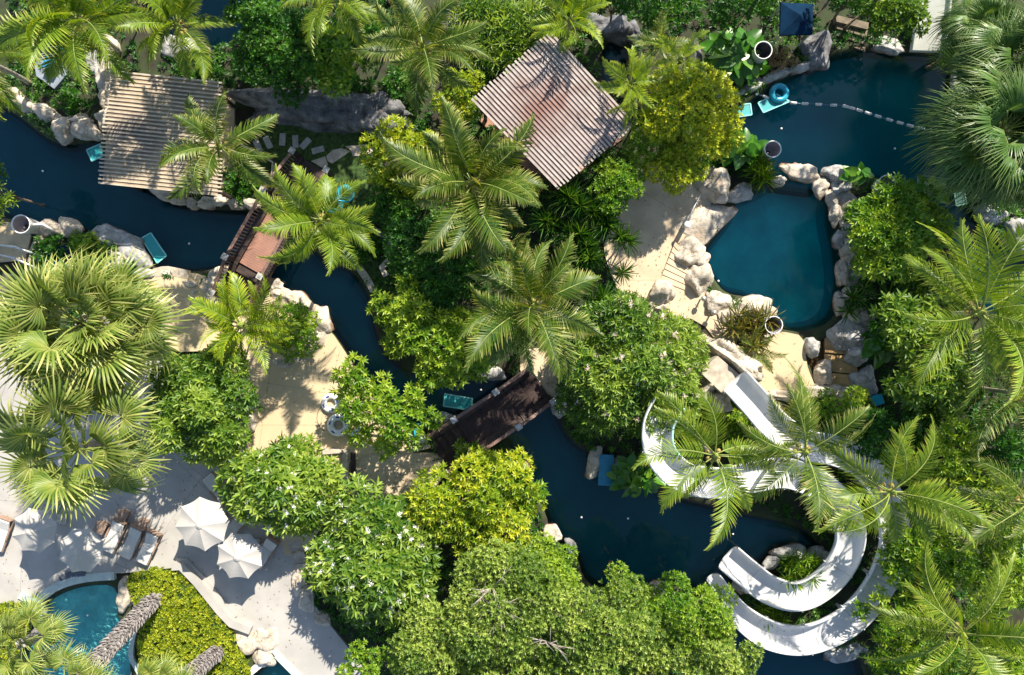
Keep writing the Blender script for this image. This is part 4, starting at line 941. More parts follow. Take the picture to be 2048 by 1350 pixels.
# launch platform
pl = empty('slide_platform', P(1440,745), 'pale slide start platform with raised frame between boulders', 'platform')
b0 = P(1440,745); 
MB().prism([(x-b0.x, y-b0.y) for x, y in WP(((1398,742),(1436,712),(1482,752),(1448,790)), 2.2)], 0, 2.2).build('deck', M['kerb'], pl)

# ================================================================== ROUND OPEN TUBS
for i, (x, y, r, z, lb) in enumerate(((1527,100,18,2.1,'white rimmed round tub among the big leaves at the top of the pond'),(1546,298,17,1.5,'white rimmed round tub at the river edge above the lagoon rocks'),
        (1775,366,17,1.2,'white rimmed round tub half hidden by the bush right of the lagoon'),(1548,650,18,1.9,'white rimmed round tub at the south rim of the lagoon'),
        (1172,634,24,2.4,'white rimmed round tub between the central palm and the pink blossom tree'),(41,448,19,1.3,'white rimmed round tub with pipe at the left edge by the river'))):
    c = P(x, y, z); rr = S(r, z); root = empty('round_tub', (c.x, c.y, 0), lb, 'tub', 'white rimmed round tubs')
    MB().lathe([(rr*.62,0),(rr*.70,.05),(rr*.95,z-.08),(rr*1.0,z-.03),(rr*1.0,z),(rr*.92,z),(rr*.89,z-.05)], n=32).build('shell', M['white_p'], root, smooth=True)
    MB().lathe([(rr*.885,z-.06),(rr*.64,z-.73),(0,z-.74)], n=32).build('lining', M['purple_grey' if i else 'black'], root, smooth=True)
    MB().lathe([(0,z-.50),(rr*.18,z-.50),(rr*.24,z-.58),(rr*.26,z-.72)], (rr*-.1,-rr*.1,0), n=16).build('nozzle', M['black'], root, smooth=True)
    MB().lathe([(0,z-.44),(rr*.09,z-.46),(rr*.09,z-.52)], (rr*-.25,-rr*.2,0), n=10).build('fitting', M['white_p'], root, smooth=True)
    if i == 5: MB().tube([(rr,0,z-.3),(rr+.4,.05,z-.35),(rr+.55,-.1,.5),(rr+.6,-.3,.1)], .09, 8).build('pipe', M['white_p'], root, smooth=True)

# ================================================================== FLOATING MATS, TUBES, ROPE
def quadmat(label, c4, z=-.22, pm='teal', em='teal_edge'):
    q = WP(c4, z); cx = sum(p[0] for p in q)/4; cy = sum(p[1] for p in q)/4; root = empty('floating_mat', (cx, cy, z), label, 'floating mat', 'teal mats in the water')
    q = [(x-cx, y-cy) for x, y in q]; MB().prism([(x*.93, y*.93) for x, y in q], -.03, .02).build('panel', M[pm], root)
    for i in range(4):
        a, b = q[i], q[(i+1) % 4]; MB().beam((a[0]*.97,a[1]*.97,.02), (b[0]*.97,b[1]*.97,.02), .07, .06).build('border', M[em], root)
quadmat('teal mat with pale border floating in the left river beside the stone bank', ((283,476),(302,465),(334,512),(315,527)))
quadmat('teal mat floating left of the dark bridge', ((889,787),(946,797),(943,821),(886,812)))
quadmat('teal mat half under the left pergola', ((173,300),(215,282),(222,305),(184,323)))
quadmat('teal mat under the blue tube at the head of the float rope', ((1515,206),(1552,188),(1580,203),(1526,226)))
quadmat('faint teal mat half covered by the yellow tree', ((1455,212),(1501,207),(1504,230),(1455,238)))
quadmat('teal mat with shade painted into its colour, in the stream at right', ((1903,358),(1922,356),(1933,408),(1912,413)), -.22, 'teal_shaded', 'teal_shaded_edge')
def ring(label, x, y, r, z, m='tube_blue', marks=0, zc=0., name='swim_tube'):
    c = P(x, y, z); rr = S(r, z); root = empty(name, (c.x, c.y, z), label, 'swim tube', None); tr_ = rr*.30
    prof = [(rr-tr_+tr_*math.cos(a), tr_*math.sin(a)) for a in [2*PI*k/14 for k in range(15)]]
    MB().lathe(prof, n=36).build('tube', M[m], root, smooth=True)
    for k in range(marks):
        a = 2*PI*(k+.25)/marks; q = Vector((math.cos(a), math.sin(a), 0))*(rr-tr_)
        MB().box((q.x, q.y, tr_+.004), (.20,.09,.012), rz=a+PI/2).build('mark', M['mark_blue'], root)
    return root
ring('blue inflatable tube floating at the head of the float rope', 1558, 186, 20, -.1)
ring('blue inflatable tube lying on the lawn behind the bridge palm', 690, 388, 19, .2)
ring('blue inflatable tube leaning under the bridge palm', 668, 410, 19, .3)
ring('white inflatable tube with blue marks, lowest of three on the sand paving', 677, 850, 23, .3, 'white_p', 5)
ring('white inflatable tube with blue marks, highest of three on the sand paving', 662, 806, 20, .25, 'white_p', 4)
ring('white inflatable tube with blue marks, under the leaves beside the others', 706, 852, 20, .25, 'white_p', 5)
tag(MB().tube([P(638+18*math.cos(a)+14, 836+26*math.sin(a), .12) for a in [rad(k*12) for k in range(8, 24)]], .025, 6).build('hose', M['bridge_rail'], smooth=True), 'thin brown hose looped on the sand paving beside the white tubes', 'hose')
rp = [(1503,185),(1520,190),(1548,200),(1578,205),(1600,207),(1625,208),(1655,210),(1685,211),(1710,218),(1745,229),(1790,243),(1830,254),(1878,263)]
rpw = smooth_poly(rp, 1, closed=False)
root = empty('float_rope', P(1503,185,-.22), 'rope with pale floats strung across the upper pond', 'rope'); b0 = P(1503,185,-.22)
MB().tube([P(x, y, -.22)-b0 for x, y in rpw], .02, 6).build('line', M['rope'], root)
for k in range(len(rp)-1):
    for f in ((.4,) if k < 7 else (.25,.75)):
        a = P(*rp[k], -.2).lerp(P(*rp[k+1], -.2), f)-b0; d = (P(*rp[k+1])-P(*rp[k])).normalized()*.22
        MB().tube([a-d*.8, a+d*.8], .085, 8).build('float', M['float'], root, smooth=True)
for i, (x, y, lb) in enumerate(((85,342,'tiny pale float in the left river, nearest the left edge'),(378,487,'tiny pale float in the river beside the red bridge'),(1163,1035,'tiny pale float in the big pond near the yellow tree'),(1256,1037,'tiny pale float in the middle of the big pond'),
        (1563,257,'tiny pale float in the upper pond above the round tub'),(1790,297,'tiny pale float in the upper pond near the fan palms'),(962,780,'tiny pale float in the river by the dark bridge'),(176,1230,'tiny pale float in the small pool'),(1437,562,'tiny pale float in the lagoon by the rocks'),(1466,1068,'tiny pale float near the slide exit'))):
    q = P(x, y, WZ+.02); tag(MB().lathe([(0,-.05),(.05,-.03),(.065,0),(.05,.03),(0,.05)], n=12).build('small_float', M['white_p'], smooth=True, loc=(q.x, q.y, -.2 if i == 7 else WZ)), lb, 'float', 'tiny floats on the water')

# ================================================================== BLUE CANOPIES, BOXES, RAMP
def canopy(label, c4, z, m='navy', name='blue_canopy', h=.5):
    q = [P(x, y, z) for x, y in c4]; c = sum(q, Vector())/4; b = Vector((c.x, c.y, 0)); root = empty(name, b, label, 'canopy'); q = [p-b for p in q]; c = c-b
    in_ = [p.lerp(c, .62)+Vector((0,0,h*.55)) for p in q]; in2 = [p.lerp(c, .60)+Vector((0,0,h*.75)) for p in q]
    vs = [p-Vector((0,0,.15)) for p in q]+q+in_+[c+Vector((0,0,h))]
    fs = [(i, (i+1) % 4, 4+(i+1) % 4, 4+i) for i in range(4)]+[(4+i, 4+(i+1) % 4, 8+(i+1) % 4, 8+i) for i in range(4)]+[(8+i, 8+(i+1) % 4, 12) for i in range(4)]
    MB().add(vs, fs).build('roof', M[m], root)
    for p in q: MB().box((p.x*.92, p.y*.92, (z-.1)/2), (.07,.07,z-.1)).build('post', M['metal'], root)
canopy('dark blue square canopy at the top of the pond', ((1562,5),(1626,8),(1625,68),(1560,70)), 2.0)
def crate(label, x, y, sx, sy, sz, rz, m, z=.1, name='blue_box'):
    c = P(x, y, z+sz); root = empty(name, (c.x, c.y, z), label, 'box'); root.rotation_euler = (0,0,rad(rz))
    MB().box((0,0,sz/2), (sx,sy,sz)).build('body', M[m], root, bevel=.03)
    MB().box((0,0,sz+.03), (sx+.06,sy+.06,.06)).build('lid', M[m], root, bevel=.02)
slabq = MB().prism([tuple(p) for p in WP(((68,130),(95,85),(135,100),(132,150),(108,178),(72,152)), .3)], -.1, .3).build('garden_slab', M['steel_blue'], bevel=.03); tag(slabq, 'bluish slab with a raised edge under the top left palm', 'slab')
crate('teal box on the bluish slab under the top left palm', 99, 128, .62, .55, .45, -25, 'blue_box', .3)
crate('small bright teal box at the corner of the bluish slab', 128, 97, .3, .5, .4, 30, 'tube_blue', .3)
crate('large blue box in the bed above the fan palm, left edge', 122, 512, 1.5, 1.0, .6, 15, 'navy')
crate('teal box in front of the large blue box, left edge', 113, 535, .7, .7, .75, 5, 'blue_box')
crate('blue mat box at the river edge beside the white curved rock', 1212, 940, .75, 1.7, .5, -3, 'blue_box', -.1)
crate('green blue bin lid peeping out right of the amber tub', 1756, 800, .5, .5, .5, 20, 'tube_blue')
crate('small teal box under the leaves left of the dark bridge', 835, 860, .35, .7, .5, 5, 'tube_blue')
r0 = P(1862,50); ramp = empty('access_ramp', (r0.x, r0.y, 0), 'pale sloping ramp coming down to the pond at the top right', 'ramp')
ra = [P(1848,-50,1.6), P(1905,-50,1.6), P(1888,102,.15), P(1824,100,.15)]; ra = [q-Vector((r0.x, r0.y, 0)) for q in ra]
MB().add([*ra, *[q-Vector((0,0,.3)) for q in ra]], [(0,3,2,1),(4,5,6,7),(0,1,5,4),(1,2,6,5),(2,3,7,6),(3,0,4,7)]).build('surface', M['ramp'], ramp)
for i, j in ((0,3),(1,2)): MB().beam(ra[i]+Vector((0,0,.08)), ra[j]+Vector((0,0,.08)), .1, .16).build('side_kerb', M['ramp'], ramp)
# railings by the left tub and by the lagoon
for lb, pts in (('pair of steel handrails crossing the left edge, upper', ((-20,488),(30,494),(62,505))), ('pair of steel handrails crossing the left edge, lower', ((-20,505),(30,517),(74,537)))):
    b0 = P(*pts[0]); root = empty('handrail', (b0.x, b0.y, 0), lb, 'rail'); W_ = [P(x, y, .95)-Vector((b0.x, b0.y, 0)) for x, y in pts]
    MB().tube(W_, .07, 8).build('rail', M['metal'], root, smooth=True)
    for q in W_: MB().tube([(q.x, q.y, 0), q], .04, 8).build('post', M['metal'], root, smooth=True)
b0 = P(1366,455); root = empty('shower_post', (b0.x, b0.y, 0), 'slim steel post with cap and long pipe on the lagoon paving', 'post')
MB().tube([(0,0,0),(0,0,1.0)], .14, 12).build('post', M['metal'], root, smooth=True)
MB().lathe([(0,1.06),(.17,1.04),(.19,1.0),(.0,.98)], n=16).build('cap', M['white_p'], root, smooth=True)
MB().tube([Vector((0,0,.95)), P(1385,420,.95)-Vector((b0.x, b0.y, 0)), P(1402,388,.95)-Vector((b0.x, b0.y, 0))], .05, 8).build('pipe', M['metal'], root, smooth=True)
for x, y, lb in ((1407,597,'small steel lamp by the lagoon boulders, upper'),(1428,625,'small steel lamp by the lagoon boulders, lower')):
    b0 = P(x, y, .7); root = empty('garden_lamp', (b0.x, b0.y, 0), lb, 'lamp'); MB().tube([(0,0,0),(0,0,.7)], .05, 8).build('post', M['metal'], root)
    MB().lathe([(0,.86),(.10,.84),(.15,.76),(.15,.68),(0,.66)], n=16).build('head', M['metal'], root, smooth=True)

# ================================================================== TERRACE FURNITURE
def umbrella(label, x, y, r=47, z=2.55, rot=0., tilt=(0,0)):
    c = P(x, y, z); rr = S(r, z); root = empty('parasol', (c.x, c.y, .1), label, 'parasol', 'pale parasols on the terrace')
    n = 8; h = .52; vs = [(0,0,z+h*.62-.1)]; rings = 5; per = 6
    for i in range(1, rings+1):
        s = i/rings
        for k in range(n):
            for q in range(per):
                f = q/per; a0_ = 2*PI*k/n+rot; a1_ = 2*PI*(k+1)/n+rot; p = Vector((math.cos(a0_), math.sin(a0_), 0)).lerp(Vector((math.cos(a1_), math.sin(a1_), 0)), f)
                sag = math.sin(f*PI); p = p*rr*s*(1-.05*sag*s); zz_ = z-.1+h*.62*(1-s)**1.0-.07*sag*s-.1*s*s; vs.append((p.x, p.y, zz_))
    m_ = n*per; fs = [(0, 1+k, 1+(k+1) % m_) for k in range(m_)]
    for i in range(rings-1): fs += [(1+i*m_+k, 1+(i+1)*m_+k, 1+(i+1)*m_+(k+1) % m_, 1+i*m_+(k+1) % m_) for k in range(m_)]
    cn = MB().add(vs, fs).build('canopy', M['canvas'], root); sd_ = cn.modifiers.new('s', 'SOLIDIFY'); sd_.thickness = .012
    cn.rotation_euler = (tilt[0], tilt[1], 0)
    for k in range(n):
        a = 2*PI*k/n+rot; MB().tube([(0,0,z+h*.55-.16), (math.cos(a)*rr*.97, math.sin(a)*rr*.97, z-.24)], .012, 5).build('rib', M['white_p'], root)
    MB().lathe([(0,z+h*.62-.02),(.16,z+h*.62-.1),(.24,z+h*.62-.17)], n=8).build('vent_cap', M['canvas'], cn)
    MB().tube([(0,0,0),(0,0,z+.25)], .025, 8).build('pole', M['white_p'], root); MB().box((0,0,.05), (.6,.6,.1)).build('base', M['stone_grey'], root, bevel=.02)
umbrella('grey looking parasol half under the lower fan palm, left of its twin', 66, 1062, 47, rot=.25)
umbrella('grey looking parasol right above the small pool', 160, 1102, 48, rot=.39)
umbrella('bright sunlit parasol left of the white plumeria', 403, 1049, 55, 2.7, rot=.1)
umbrella('dappled parasol below the bright sunlit one', 478, 1113, 49, 2.5, rot=.35)
def lounger(label, x, y, rz, up=.0):
    c = P(x, y, .4); root = empty('sun_lounger', (c.x, c.y, .1), label, 'sun lounger', 'wicker sun loungers on the terrace'); root.rotation_euler = (0,0,rad(rz))
    fr = MB(); fr.box((0,0,.24), (.72,1.95,.10)); fr.box((-.37,0,.28), (.045,1.95,.12)); fr.box((.37,0,.28), (.045,1.95,.12)); fr.box((0,.97,.42), (.78,.08,.42)); fr.build('frame', M['wicker'], root, bevel=.02)
    for sx in (-1,1):
        for sy in (-1,1): MB().box((sx*.32, sy*.85, .1), (.08,.08,.2)).build('leg', M['wicker'], root)
        MB().box((sx*.40,.15,.44), (.10,.7,.06)).build('armrest', M['wicker'], root, bevel=.015)
    MB().box((0,-.32,.36), (.70,1.25,.13)).build('seat_cushion', M['cushion'], root, bevel=.05)
    MB().box((0,.58,.46), (.70,.66,.13), rot=Matrix.Rotation(rad(22), 3, 'X')).build('back_cushion', M['cushion'], root, bevel=.05)
lounger('wicker lounger with white cushions, leftmost of the three in a row', 229, 1072, -25)
lounger('wicker lounger with white cushions, middle of the three in a row', 264, 1084, -25)
lounger('wicker lounger with white cushions, rightmost of the three in a row', 297, 1095, -25)
lounger('wicker lounger poking out from under the white plumeria near the parasols', 470, 1052, -40)
lounger('wicker lounger behind the bright sunlit parasol', 436, 978, -140)
lounger('wicker lounger with pale cushion cut off by the left edge', 4, 1068, -20)
lounger('wicker lounger with pale cushion right of the dappled parasol', 530, 1105, -35)
def side_table(label, x, y, rz, s_=.5):
    c = P(x, y, .5); root = empty('wicker_side_table', (c.x, c.y, .1), label, 'side table', None); root.rotation_euler = (0,0,rad(rz))
    MB().box((0,0,.42), (s_,s_,.05)).build('table_top', M['wicker'], root, bevel=.01); MB().box((0,0,.2), (s_*.86,s_*.86,.4)).build('body', M['wicker'], root)
side_table('dark wicker side table left of the lounger row', 200, 1056, -25, .62)
side_table('wicker side table between left and middle loungers', 243, 1032, -25, .6)
side_table('wicker side table above the right hand lounger', 283, 1048, -25, .5)

# ================================================================== PALMS
feather_palm(150, 38, 158, 8, 'coco_y', 'large yellow green coconut palm over the palm bed at the top left', nf=20)
feather_palm(352, 48, 118, 7, 'coco_y', 'coconut palm at the top edge right of the large corner palm', nf=17)
feather_palm(438, 292, 118, 6.5, 'coco', 'coconut palm leaning over the corner of the left pergola', nf=14)
feather_palm(640, 440, 128, 7.5, 'coco_y', 'coconut palm beside the red bridge with bright short fronds', nf=18)
feather_palm(845, 92, 125, 8, 'coco', 'coconut palm at the top between the dark trees and the tilted pergola', nf=17)
feather_palm(945, 365, 158, 6.5, 'coco', 'biggest coconut palm at the centre left of the tilted pergola', nf=25)
feather_palm(1065, 612, 152, 6.5, 'coco', 'coconut palm at the very centre above the dark bridge', nf=22)
feather_palm(672, -12, 110, 8, 'coco_y', 'coconut palm cut off by the top edge above the dark leafy tree', nf=14)
feather_palm(1140, 40, 75, 4, 'areca', 'small feathery palm behind the top corner of the tilted pergola', nf=14, group='small feather palms', name='areca_palm', trunk_r=.07)
feather_palm(-40, 115, 130, 7, 'coco_y', 'coconut palm reaching in at the left edge below the corner palm', nf=15)
feather_palm(1962, 625, 175, 8.5, 'sparse_y', 'large coconut palm at the right edge with long arching fronds', nf=18, dry=1)
feather_palm(1432, 912, 132, 7, 'sparse_y', 'coconut palm over the left bend of the slides', nf=11, elev_top=50, elev_bot=-25)
feather_palm(1612, 905, 145, 8, 'sparse', 'coconut palm between the two upper slide runs', nf=12, elev_top=55, elev_bot=-25, dry=1)
feather_palm(1785, 985, 142, 8, 'sparse_y', 'coconut palm right of the slides with yellow lower fronds', nf=14, elev_top=60, dry=1)
feather_palm(1925, 1270, 165, 7, 'sparse_y', 'coconut palm in the bottom right corner', nf=14, dry=1)
feather_palm(2055, 790, 130, 7, 'sparse', 'coconut palm cut off by the right edge below the large one', nf=14, dry=2)
feather_palm(2060, 1010, 120, 7, 'sparse', 'coconut palm cut off by the right edge, middle of the jungle', nf=13, dry=1)
feather_palm(480, 650, 92, 4, 'areca', 'yellow areca palm beside the clipped bush', nf=24, group='small feather palms', name='areca_palm', trunk_r=.07)
feather_palm(515, 612, 40, 3.4, 'areca', 'small yellow areca palm stem behind the larger one', nf=9, group='small feather palms', name='areca_palm', trunk_r=.05)
feather_palm(1262, 165, 58, 5, 'areca', 'yellow areca palm at the right corner of the tilted pergola', nf=13, group='small feather palms', name='areca_palm', trunk_r=.06)
feather_palm(1362, 118, 60, 4.4, 'areca', 'yellow areca palm rising out of the big yellow tree', nf=11, group='small feather palms', name='areca_palm', trunk_r=.06)
feather_palm(1318, 88, 60, 4.0, 'areca_g', 'green areca palm above the big yellow tree', nf=12, group='small feather palms', name='areca_palm', trunk_r=.06)
feather_palm(1280, 205, 50, 4, 'areca', 'yellow areca palm low beside the big yellow tree', nf=11, group='small feather palms', name='areca_palm', trunk_r=.06)
feather_palm(1512, 700, 50, 1.6, 'areca_g', 'low green areca palm at the south rim of the lagoon', nf=13, group='small feather palms', name='areca_palm', trunk_r=.05)
fan_palm(172, 648, 176, 7, 'huge dense fan palm at the left middle', nf=52, boots=True)
fan_palm(155, 898, 168, 7.5, 'huge open fan palm below the dense one', nf=28)
fan_palm(42, 1288, 92, 6, 'yellow green fan palm left of the small pool', nf=22)
fan_palm(135, 1385, 92, 8.5, 'fan palm whose booted trunk leans over the small pool', nf=22, base=(322,1182), boots=True, trunk_r=.34)
fan_palm(318, 1398, 90, 6.5, 'fan palm whose booted trunk rises from the yellow hedge', nf=20, base=(446,1296), boots=True, trunk_r=.32)
fan_palm(1995, 268, 135, 6, 'shaggy fan palm over the right hand shore', nf=46, kind='fan_dark')
fan_palm(2035, 130, 120, 5.5, 'fan palm in the upper right corner above the shaggy one', nf=34, kind='fan_dark')
fan_palm(1965, 60, 85, 4.2, 'smaller fan palm at the top right behind the ramp', nf=24, kind='fan_dark')
fan_palm(2030, 352, 60, 4.0, 'small fan palm under the shaggy one', nf=20, kind='fan_dark')

# ================================================================== TREES
tree(558, 980, 120, 100, 4.2, 'plumeria', 'white flowering plumeria left of the tan wall', ang=0, nl=18, flowers=('flower', 95), name='plumeria_tree')
tree(742, 1126, 124, 148, 4.8, 'plumeria', 'large white flowering plumeria at the bottom centre', nl=22, flowers=('flower', 150), name='plumeria_tree')
tree(1268, 742, 155, 150, 4.6, 'lanceolate', 'large round tree full of pale pink blossom beside the lagoon paving', nl=26, flowers=('pink', 170), mat_='green', name='blossom_tree')
tree(962, 1005, 142, 118, 4.5, 'yellow', 'bright yellow green tree left of the big pond', nl=18, inner=.25, fr=(.22,.36))
tree(1040, 985, 45, 70, 4.0, 'rosette', 'small green tree at the right flank of the bright yellow green tree', nl=7, trunk=True)
tree(830, 625, 105, 95, 3.9, 'rosette', 'tree with star shaped leaf clusters above the river bend', nl=14, tmul=(.35,1.), fr=(.2,.32), mat_='lime')
tree(905, 700, 95, 85, 3.8, 'rosette', 'lime tree with leaf stars right of the river bend', nl=13, tmul=(.3,1.), fr=(.2,.32))
tree(775, 830, 118, 88, 4.2, 'rosette', 'lime tree with leaf stars between the sand paving and the dark bridge', nl=16, fr=(.2,.3), ang=0)
tree(700, 755, 42, 42, 3.6, 'rosette', 'small leaf star tree over the corner of the river', nl=6, fr=(.3,.45))
tree(800, 320, 82, 78, 3.6, 'yellow', 'yellow flowered looking tree right of the lawn', nl=12, tmul=(.35,1.))
tree(778, 400, 50, 70, 2.8, 'deep', 'dark shrubby tree under the yellow one beside the lawn', nl=8)
tree(880, 515, 115, 100, 4.0, 'deep', 'dark glossy tree below the biggest coconut palm', nl=16, mat_='deep')
tree(392, 815, 112, 122, 4.6, 'bright', 'dense dark green tree left of the sand paving', nl=17, mat_='green')
tree(1798, 458, 104, 98, 4.2, 'bright', 'bright green tree right of the lagoon', nl=15)
tree(1385, 212, 98, 98, 5.2, 'smallyellow', 'big yellow tree with knobbly crown between pergola and pond', nl=18, fr=(.22,.34), depth=2.2, tmul=(.5,1.))
tree(1360, 325, 62, 62, 3.6, 'smallyellow', 'round yellow tree on the lagoon paving', nl=10, tmul=(.4,1.))
tree(1440, 262, 50, 50, 3.2, 'smallyellow', 'knobbly yellow tree at the shore left of the round tub', nl=9, tmul=(.4,1.))
tree(1300, 275, 62, 55, 3.6, 'small', 'green small leaved tree between the pergola and the yellow trees', nl=9, mat_='lime')
tree(1238, 365, 58, 58, 3.4, 'smallyellow', 'round yellow green tree below the right corner of the tilted pergola', nl=9, mat_='lime')
tree(920, 195, 52, 78, 2.6, 'smallyellow', 'yellow leaved bush left of the tilted pergola', nl=10, cat='shrub', name='leafy_shrub')
tree(560, 85, 112, 92, 4.8, 'deep', 'dark green tree above the rock face', nl=16)
tree(662, 105, 72, 66, 4.0, 'plumeria', 'glossy light green tree above the rock face with red fruit', nl=9, mat_='lime')
tree(745, 75, 60, 60, 3.6, 'deep', 'dark tree between glossy tree and the upper palm', nl=8)
tree(500, 20, 60, 50, 4, 'deep', 'dark tree at the top edge above the rock face', nl=8)
tree(1015, 1215, 150, 120, 6.5, 'small', 'large grey green small leaved tree with bare twigs at the bottom', nl=20, bare=[(985,1180),(1000,1215)])
tree(1195, 1275, 170, 115, 6.5, 'small', 'large small leaved tree in the middle of the bottom edge', nl=22, bare=[(1095,1290)])
tree(1095, 1140, 85, 62, 5.2, 'small', 'small leaved tree reaching up to the pond rock', nl=12, mat_='lime')
tree(1380, 1225, 110, 80, 5.5, 'small', 'small leaved tree left of the lowest slide bend', nl=13, mat_='lime')
tree(1435, 1320, 110, 70, 5.5, 'small', 'small leaved tree at the bottom edge near the lowest slide bend', nl=12)
tree(880, 1290, 115, 90, 5.5, 'small', 'yellowish small leaved tree left of the large grey green one', nl=14, mat_='olive')
tree(735, 1330, 95, 45, 3.6, 'smallyellow', 'low yellow green tree at the bottom edge by the terrace', nl=9, mat_='lime')
tree(1245, 1180, 60, 48, 5.0, 'small', 'top of a small leaved tree jutting into the pond', nl=7, mat_='lime')
tree(1010, 1370, 140, 70, 6.0, 'small', 'small leaved tree cut off by the bottom edge, left', nl=12)
tree(1300, 1375, 150, 60, 6.0, 'small', 'small leaved tree cut off by the bottom edge, right', nl=12)
tree(1850, 650, 80, 80, 4.2, 'plumeria', 'long leaved tree between the lagoon rocks and the large right palm', nl=10, mat_='green')
tree(1870, 770, 95, 90, 4.0, 'plumeria', 'dark long leaved tree right of the amber tub', nl=12)
tree(1690, 815, 78, 48, 2.4, 'smallyellow', 'low clipped bright green bush below the amber tub', cat='shrub', name='leafy_shrub', nl=9, mat_='lime')
tree(1600, 815, 50, 22, 1.6, 'hedge', 'small yellow hedge strip between the slide and the amber tub', cat='shrub', name='leafy_shrub', nl=6, trunk=False)
tree(1900, 930, 95, 85, 4.6, 'rosette', 'leaf star tree with yellow tips in the right jungle', nl=12, tmul=(.35,1.), fr=(.2,.32))
tree(1990, 1040, 85, 90, 4.6, 'forest', 'leaf star tree at the right edge of the jungle', nl=12, mat_='lime', tmul=(.2,1.), fr=(.2,.32))
tree(1870, 1110, 100, 90, 4.6, 'forest', 'leaf star tree right of the outer slide bend', nl=13, mat_='lime', fr=(.2,.32))
tree(1800, 1090, 55, 55, 4.2, 'forest', 'dark leaf star tree overlapping the outer slide', nl=8, fr=(.22,.34))
tree(2000, 1170, 85, 80, 4.6, 'forest', 'leaf star tree above the bottom right palm', nl=11, mat_='lime', tmul=(.2,1.), fr=(.2,.32))
tree(1800, 1230, 90, 75, 3.8, 'forest', 'loose leaf star tree over the outer slide bend', nl=10, mat_='lime', fr=(.18,.28))
tree(1795, 1320, 75, 55, 3.6, 'rosette', 'leaf star tree at the bottom edge right of the slides', nl=9, fr=(.2,.3))
tree(1980, 900, 85, 85, 4.4, 'forest', 'dark leaf star tree under the right edge palms', nl=11, fr=(.2,.32), mat_='deep')
tree(1800, 880, 85, 75, 3.6, 'forest', 'dark leaf star tree right of the upper slide run', nl=10, mat_='deep')
tree(2010, 1320, 90, 70, 4.0, 'forest', 'leaf star tree in the bottom right corner', nl=10, mat_='lime')
tree(1900, 1330, 70, 60, 3.4, 'deep', 'dark tree at the bottom edge under the corner palm', nl=8)
tree(1960, 500, 55, 50, 3.2, 'deep', 'dark tree in the shade of the right hand stream', nl=7) if False else None
tree(-5, 385, 32, 75, 4.0, 'lanceolate', 'leafy tree cut off by the left edge above the round tub', nl=8)
tree(1798, 22, 80, 48, 4.0, 'deep', 'dark tree at the top between timber steps and ramp', nl=13, mat_='green')
tree(1690, -32, 60, 34, 4.2, 'deep', 'dark tree at the top edge above the timber steps', nl=8)
tree(1915, 95, 38, 60, 3.0, 'bright', 'lime bush right of the ramp', nl=7)
tree(1480, 15, 80, 45, 4.0, 'deep', 'dark tree at the top edge left of the blue canopy', nl=9)
tree(1340, 20, 80, 40, 4.0, 'deep', 'dark tree at the top edge above the green areca palm', nl=9)
tree(1140, 1, 70, 30, 4.0, 'forest', 'green tree at the top edge above the tilted pergola', nl=8)
tree(1700, 2, 50, 30, 3.0, 'deep', 'dark tree directly above the timber steps', nl=7)
tree(1230, 8, 50, 24, 3.0, 'deep', 'dark tree at the top edge behind the dark rocks', nl=6)
# unseen trees added beyond the top and right edges to shade the view
for ti, (x, y, rx, ry, z) in enumerate(((120,-130,150,90,9),(420,-130,150,80,9),(720,-150,150,80,9),(1320,-150,110,60,6),(1600,-120,150,80,11),(1890,-130,160,80,11),(2180,60,90,130,9),(2200,330,90,140,10),(2180,620,80,120,9))):
    tree(x, y, rx, ry, z, 'forest', ('added tall dark shade tree beyond the top edge, '+ORD[ti]+' from the left') if ti < 6 else ('added tall dark shade tree beyond the right edge, '+ORD[ti-6]+' from the top'), nl=16, mat_='deep', group='tall shade trees added outside the picture', sp=1.15)

# ================================================================== SHRUBS AND LOW PLANTS
tree(580, 665, 54, 56, 1.9, 'smallyellow', 'clipped round bush ringed by white rocks on the sand paving', cat='shrub', name='clipped_bush', nl=12, fr=(.30,.45), mat_='lime', trunk=False)
for i, (x, y, r, z, hd) in enumerate(((1140,395,44,2.4,3),(1205,425,42,2.2,3),(1160,470,44,2.2,3),(1110,450,40,2.0,2),(1212,330,40,2.6,2),(1180,520,38,2.0,2),(1205,600,40,1.8,3),(1245,545,30,1.5,1),(1190,655,34,1.6,1),(1255,480,34,1.8,2),(1120,340,36,2.4,2))):
    spike_plant(x, y, r, z, ['spiky dracaena at the lower corner of the tilted pergola','spiky dracaena right of the one at the pergola corner','spiky dracaena in the middle of its group','spiky dracaena against the big palm fronds','spiky dracaena under the right pergola edge','spiky dracaena below the middle of its group','spiky dracaena above the round tub by the pink tree','spiky yellow green dracaena at the corner of the lagoon paving','spiky dracaena beside the round tub by the pink tree','spiky dracaena touching the lagoon paving','spiky dracaena under the lower pergola edge'][i], heads=hd, spread=r*.75, group='spiky dracaenas', name='dracaena')
strap_clump(985, 75, 85, 62, 1.8, 'clump of ginger with long lance leaves left of the tilted pergola', n=90, L=.75)
strap_clump(1045, 55, 60, 60, 1.8, 'clump of ginger behind the top corner of the tilted pergola', n=60, L=.75)
strap_clump(960, 20, 60, 30, 1.6, 'clump of ginger at the top edge', n=40, L=.7)
bigleaf_plant(1480, 105, 78, 68, 1.6, 'big leaved plants around the highest round tub', n=46, L=1.05)
bigleaf_plant(1485, 292, 52, 42, 1.3, 'big yellow green leaves at the shore beside the round tub', n=24, L=1.0)
bigleaf_plant(1772, 685, 44, 48, 1.4, 'big leaved plant right of the grey tub boulders', n=22, L=1.0)
bigleaf_plant(1275, 955, 62, 50, 1.3, 'big leaved plant at the pond edge under the pale blue slide', n=34, L=.85)
bigleaf_plant(1858, 385, 48, 40, 1.6, 'big leaves sticking out right of the bright green tree', n=20, L=.95)
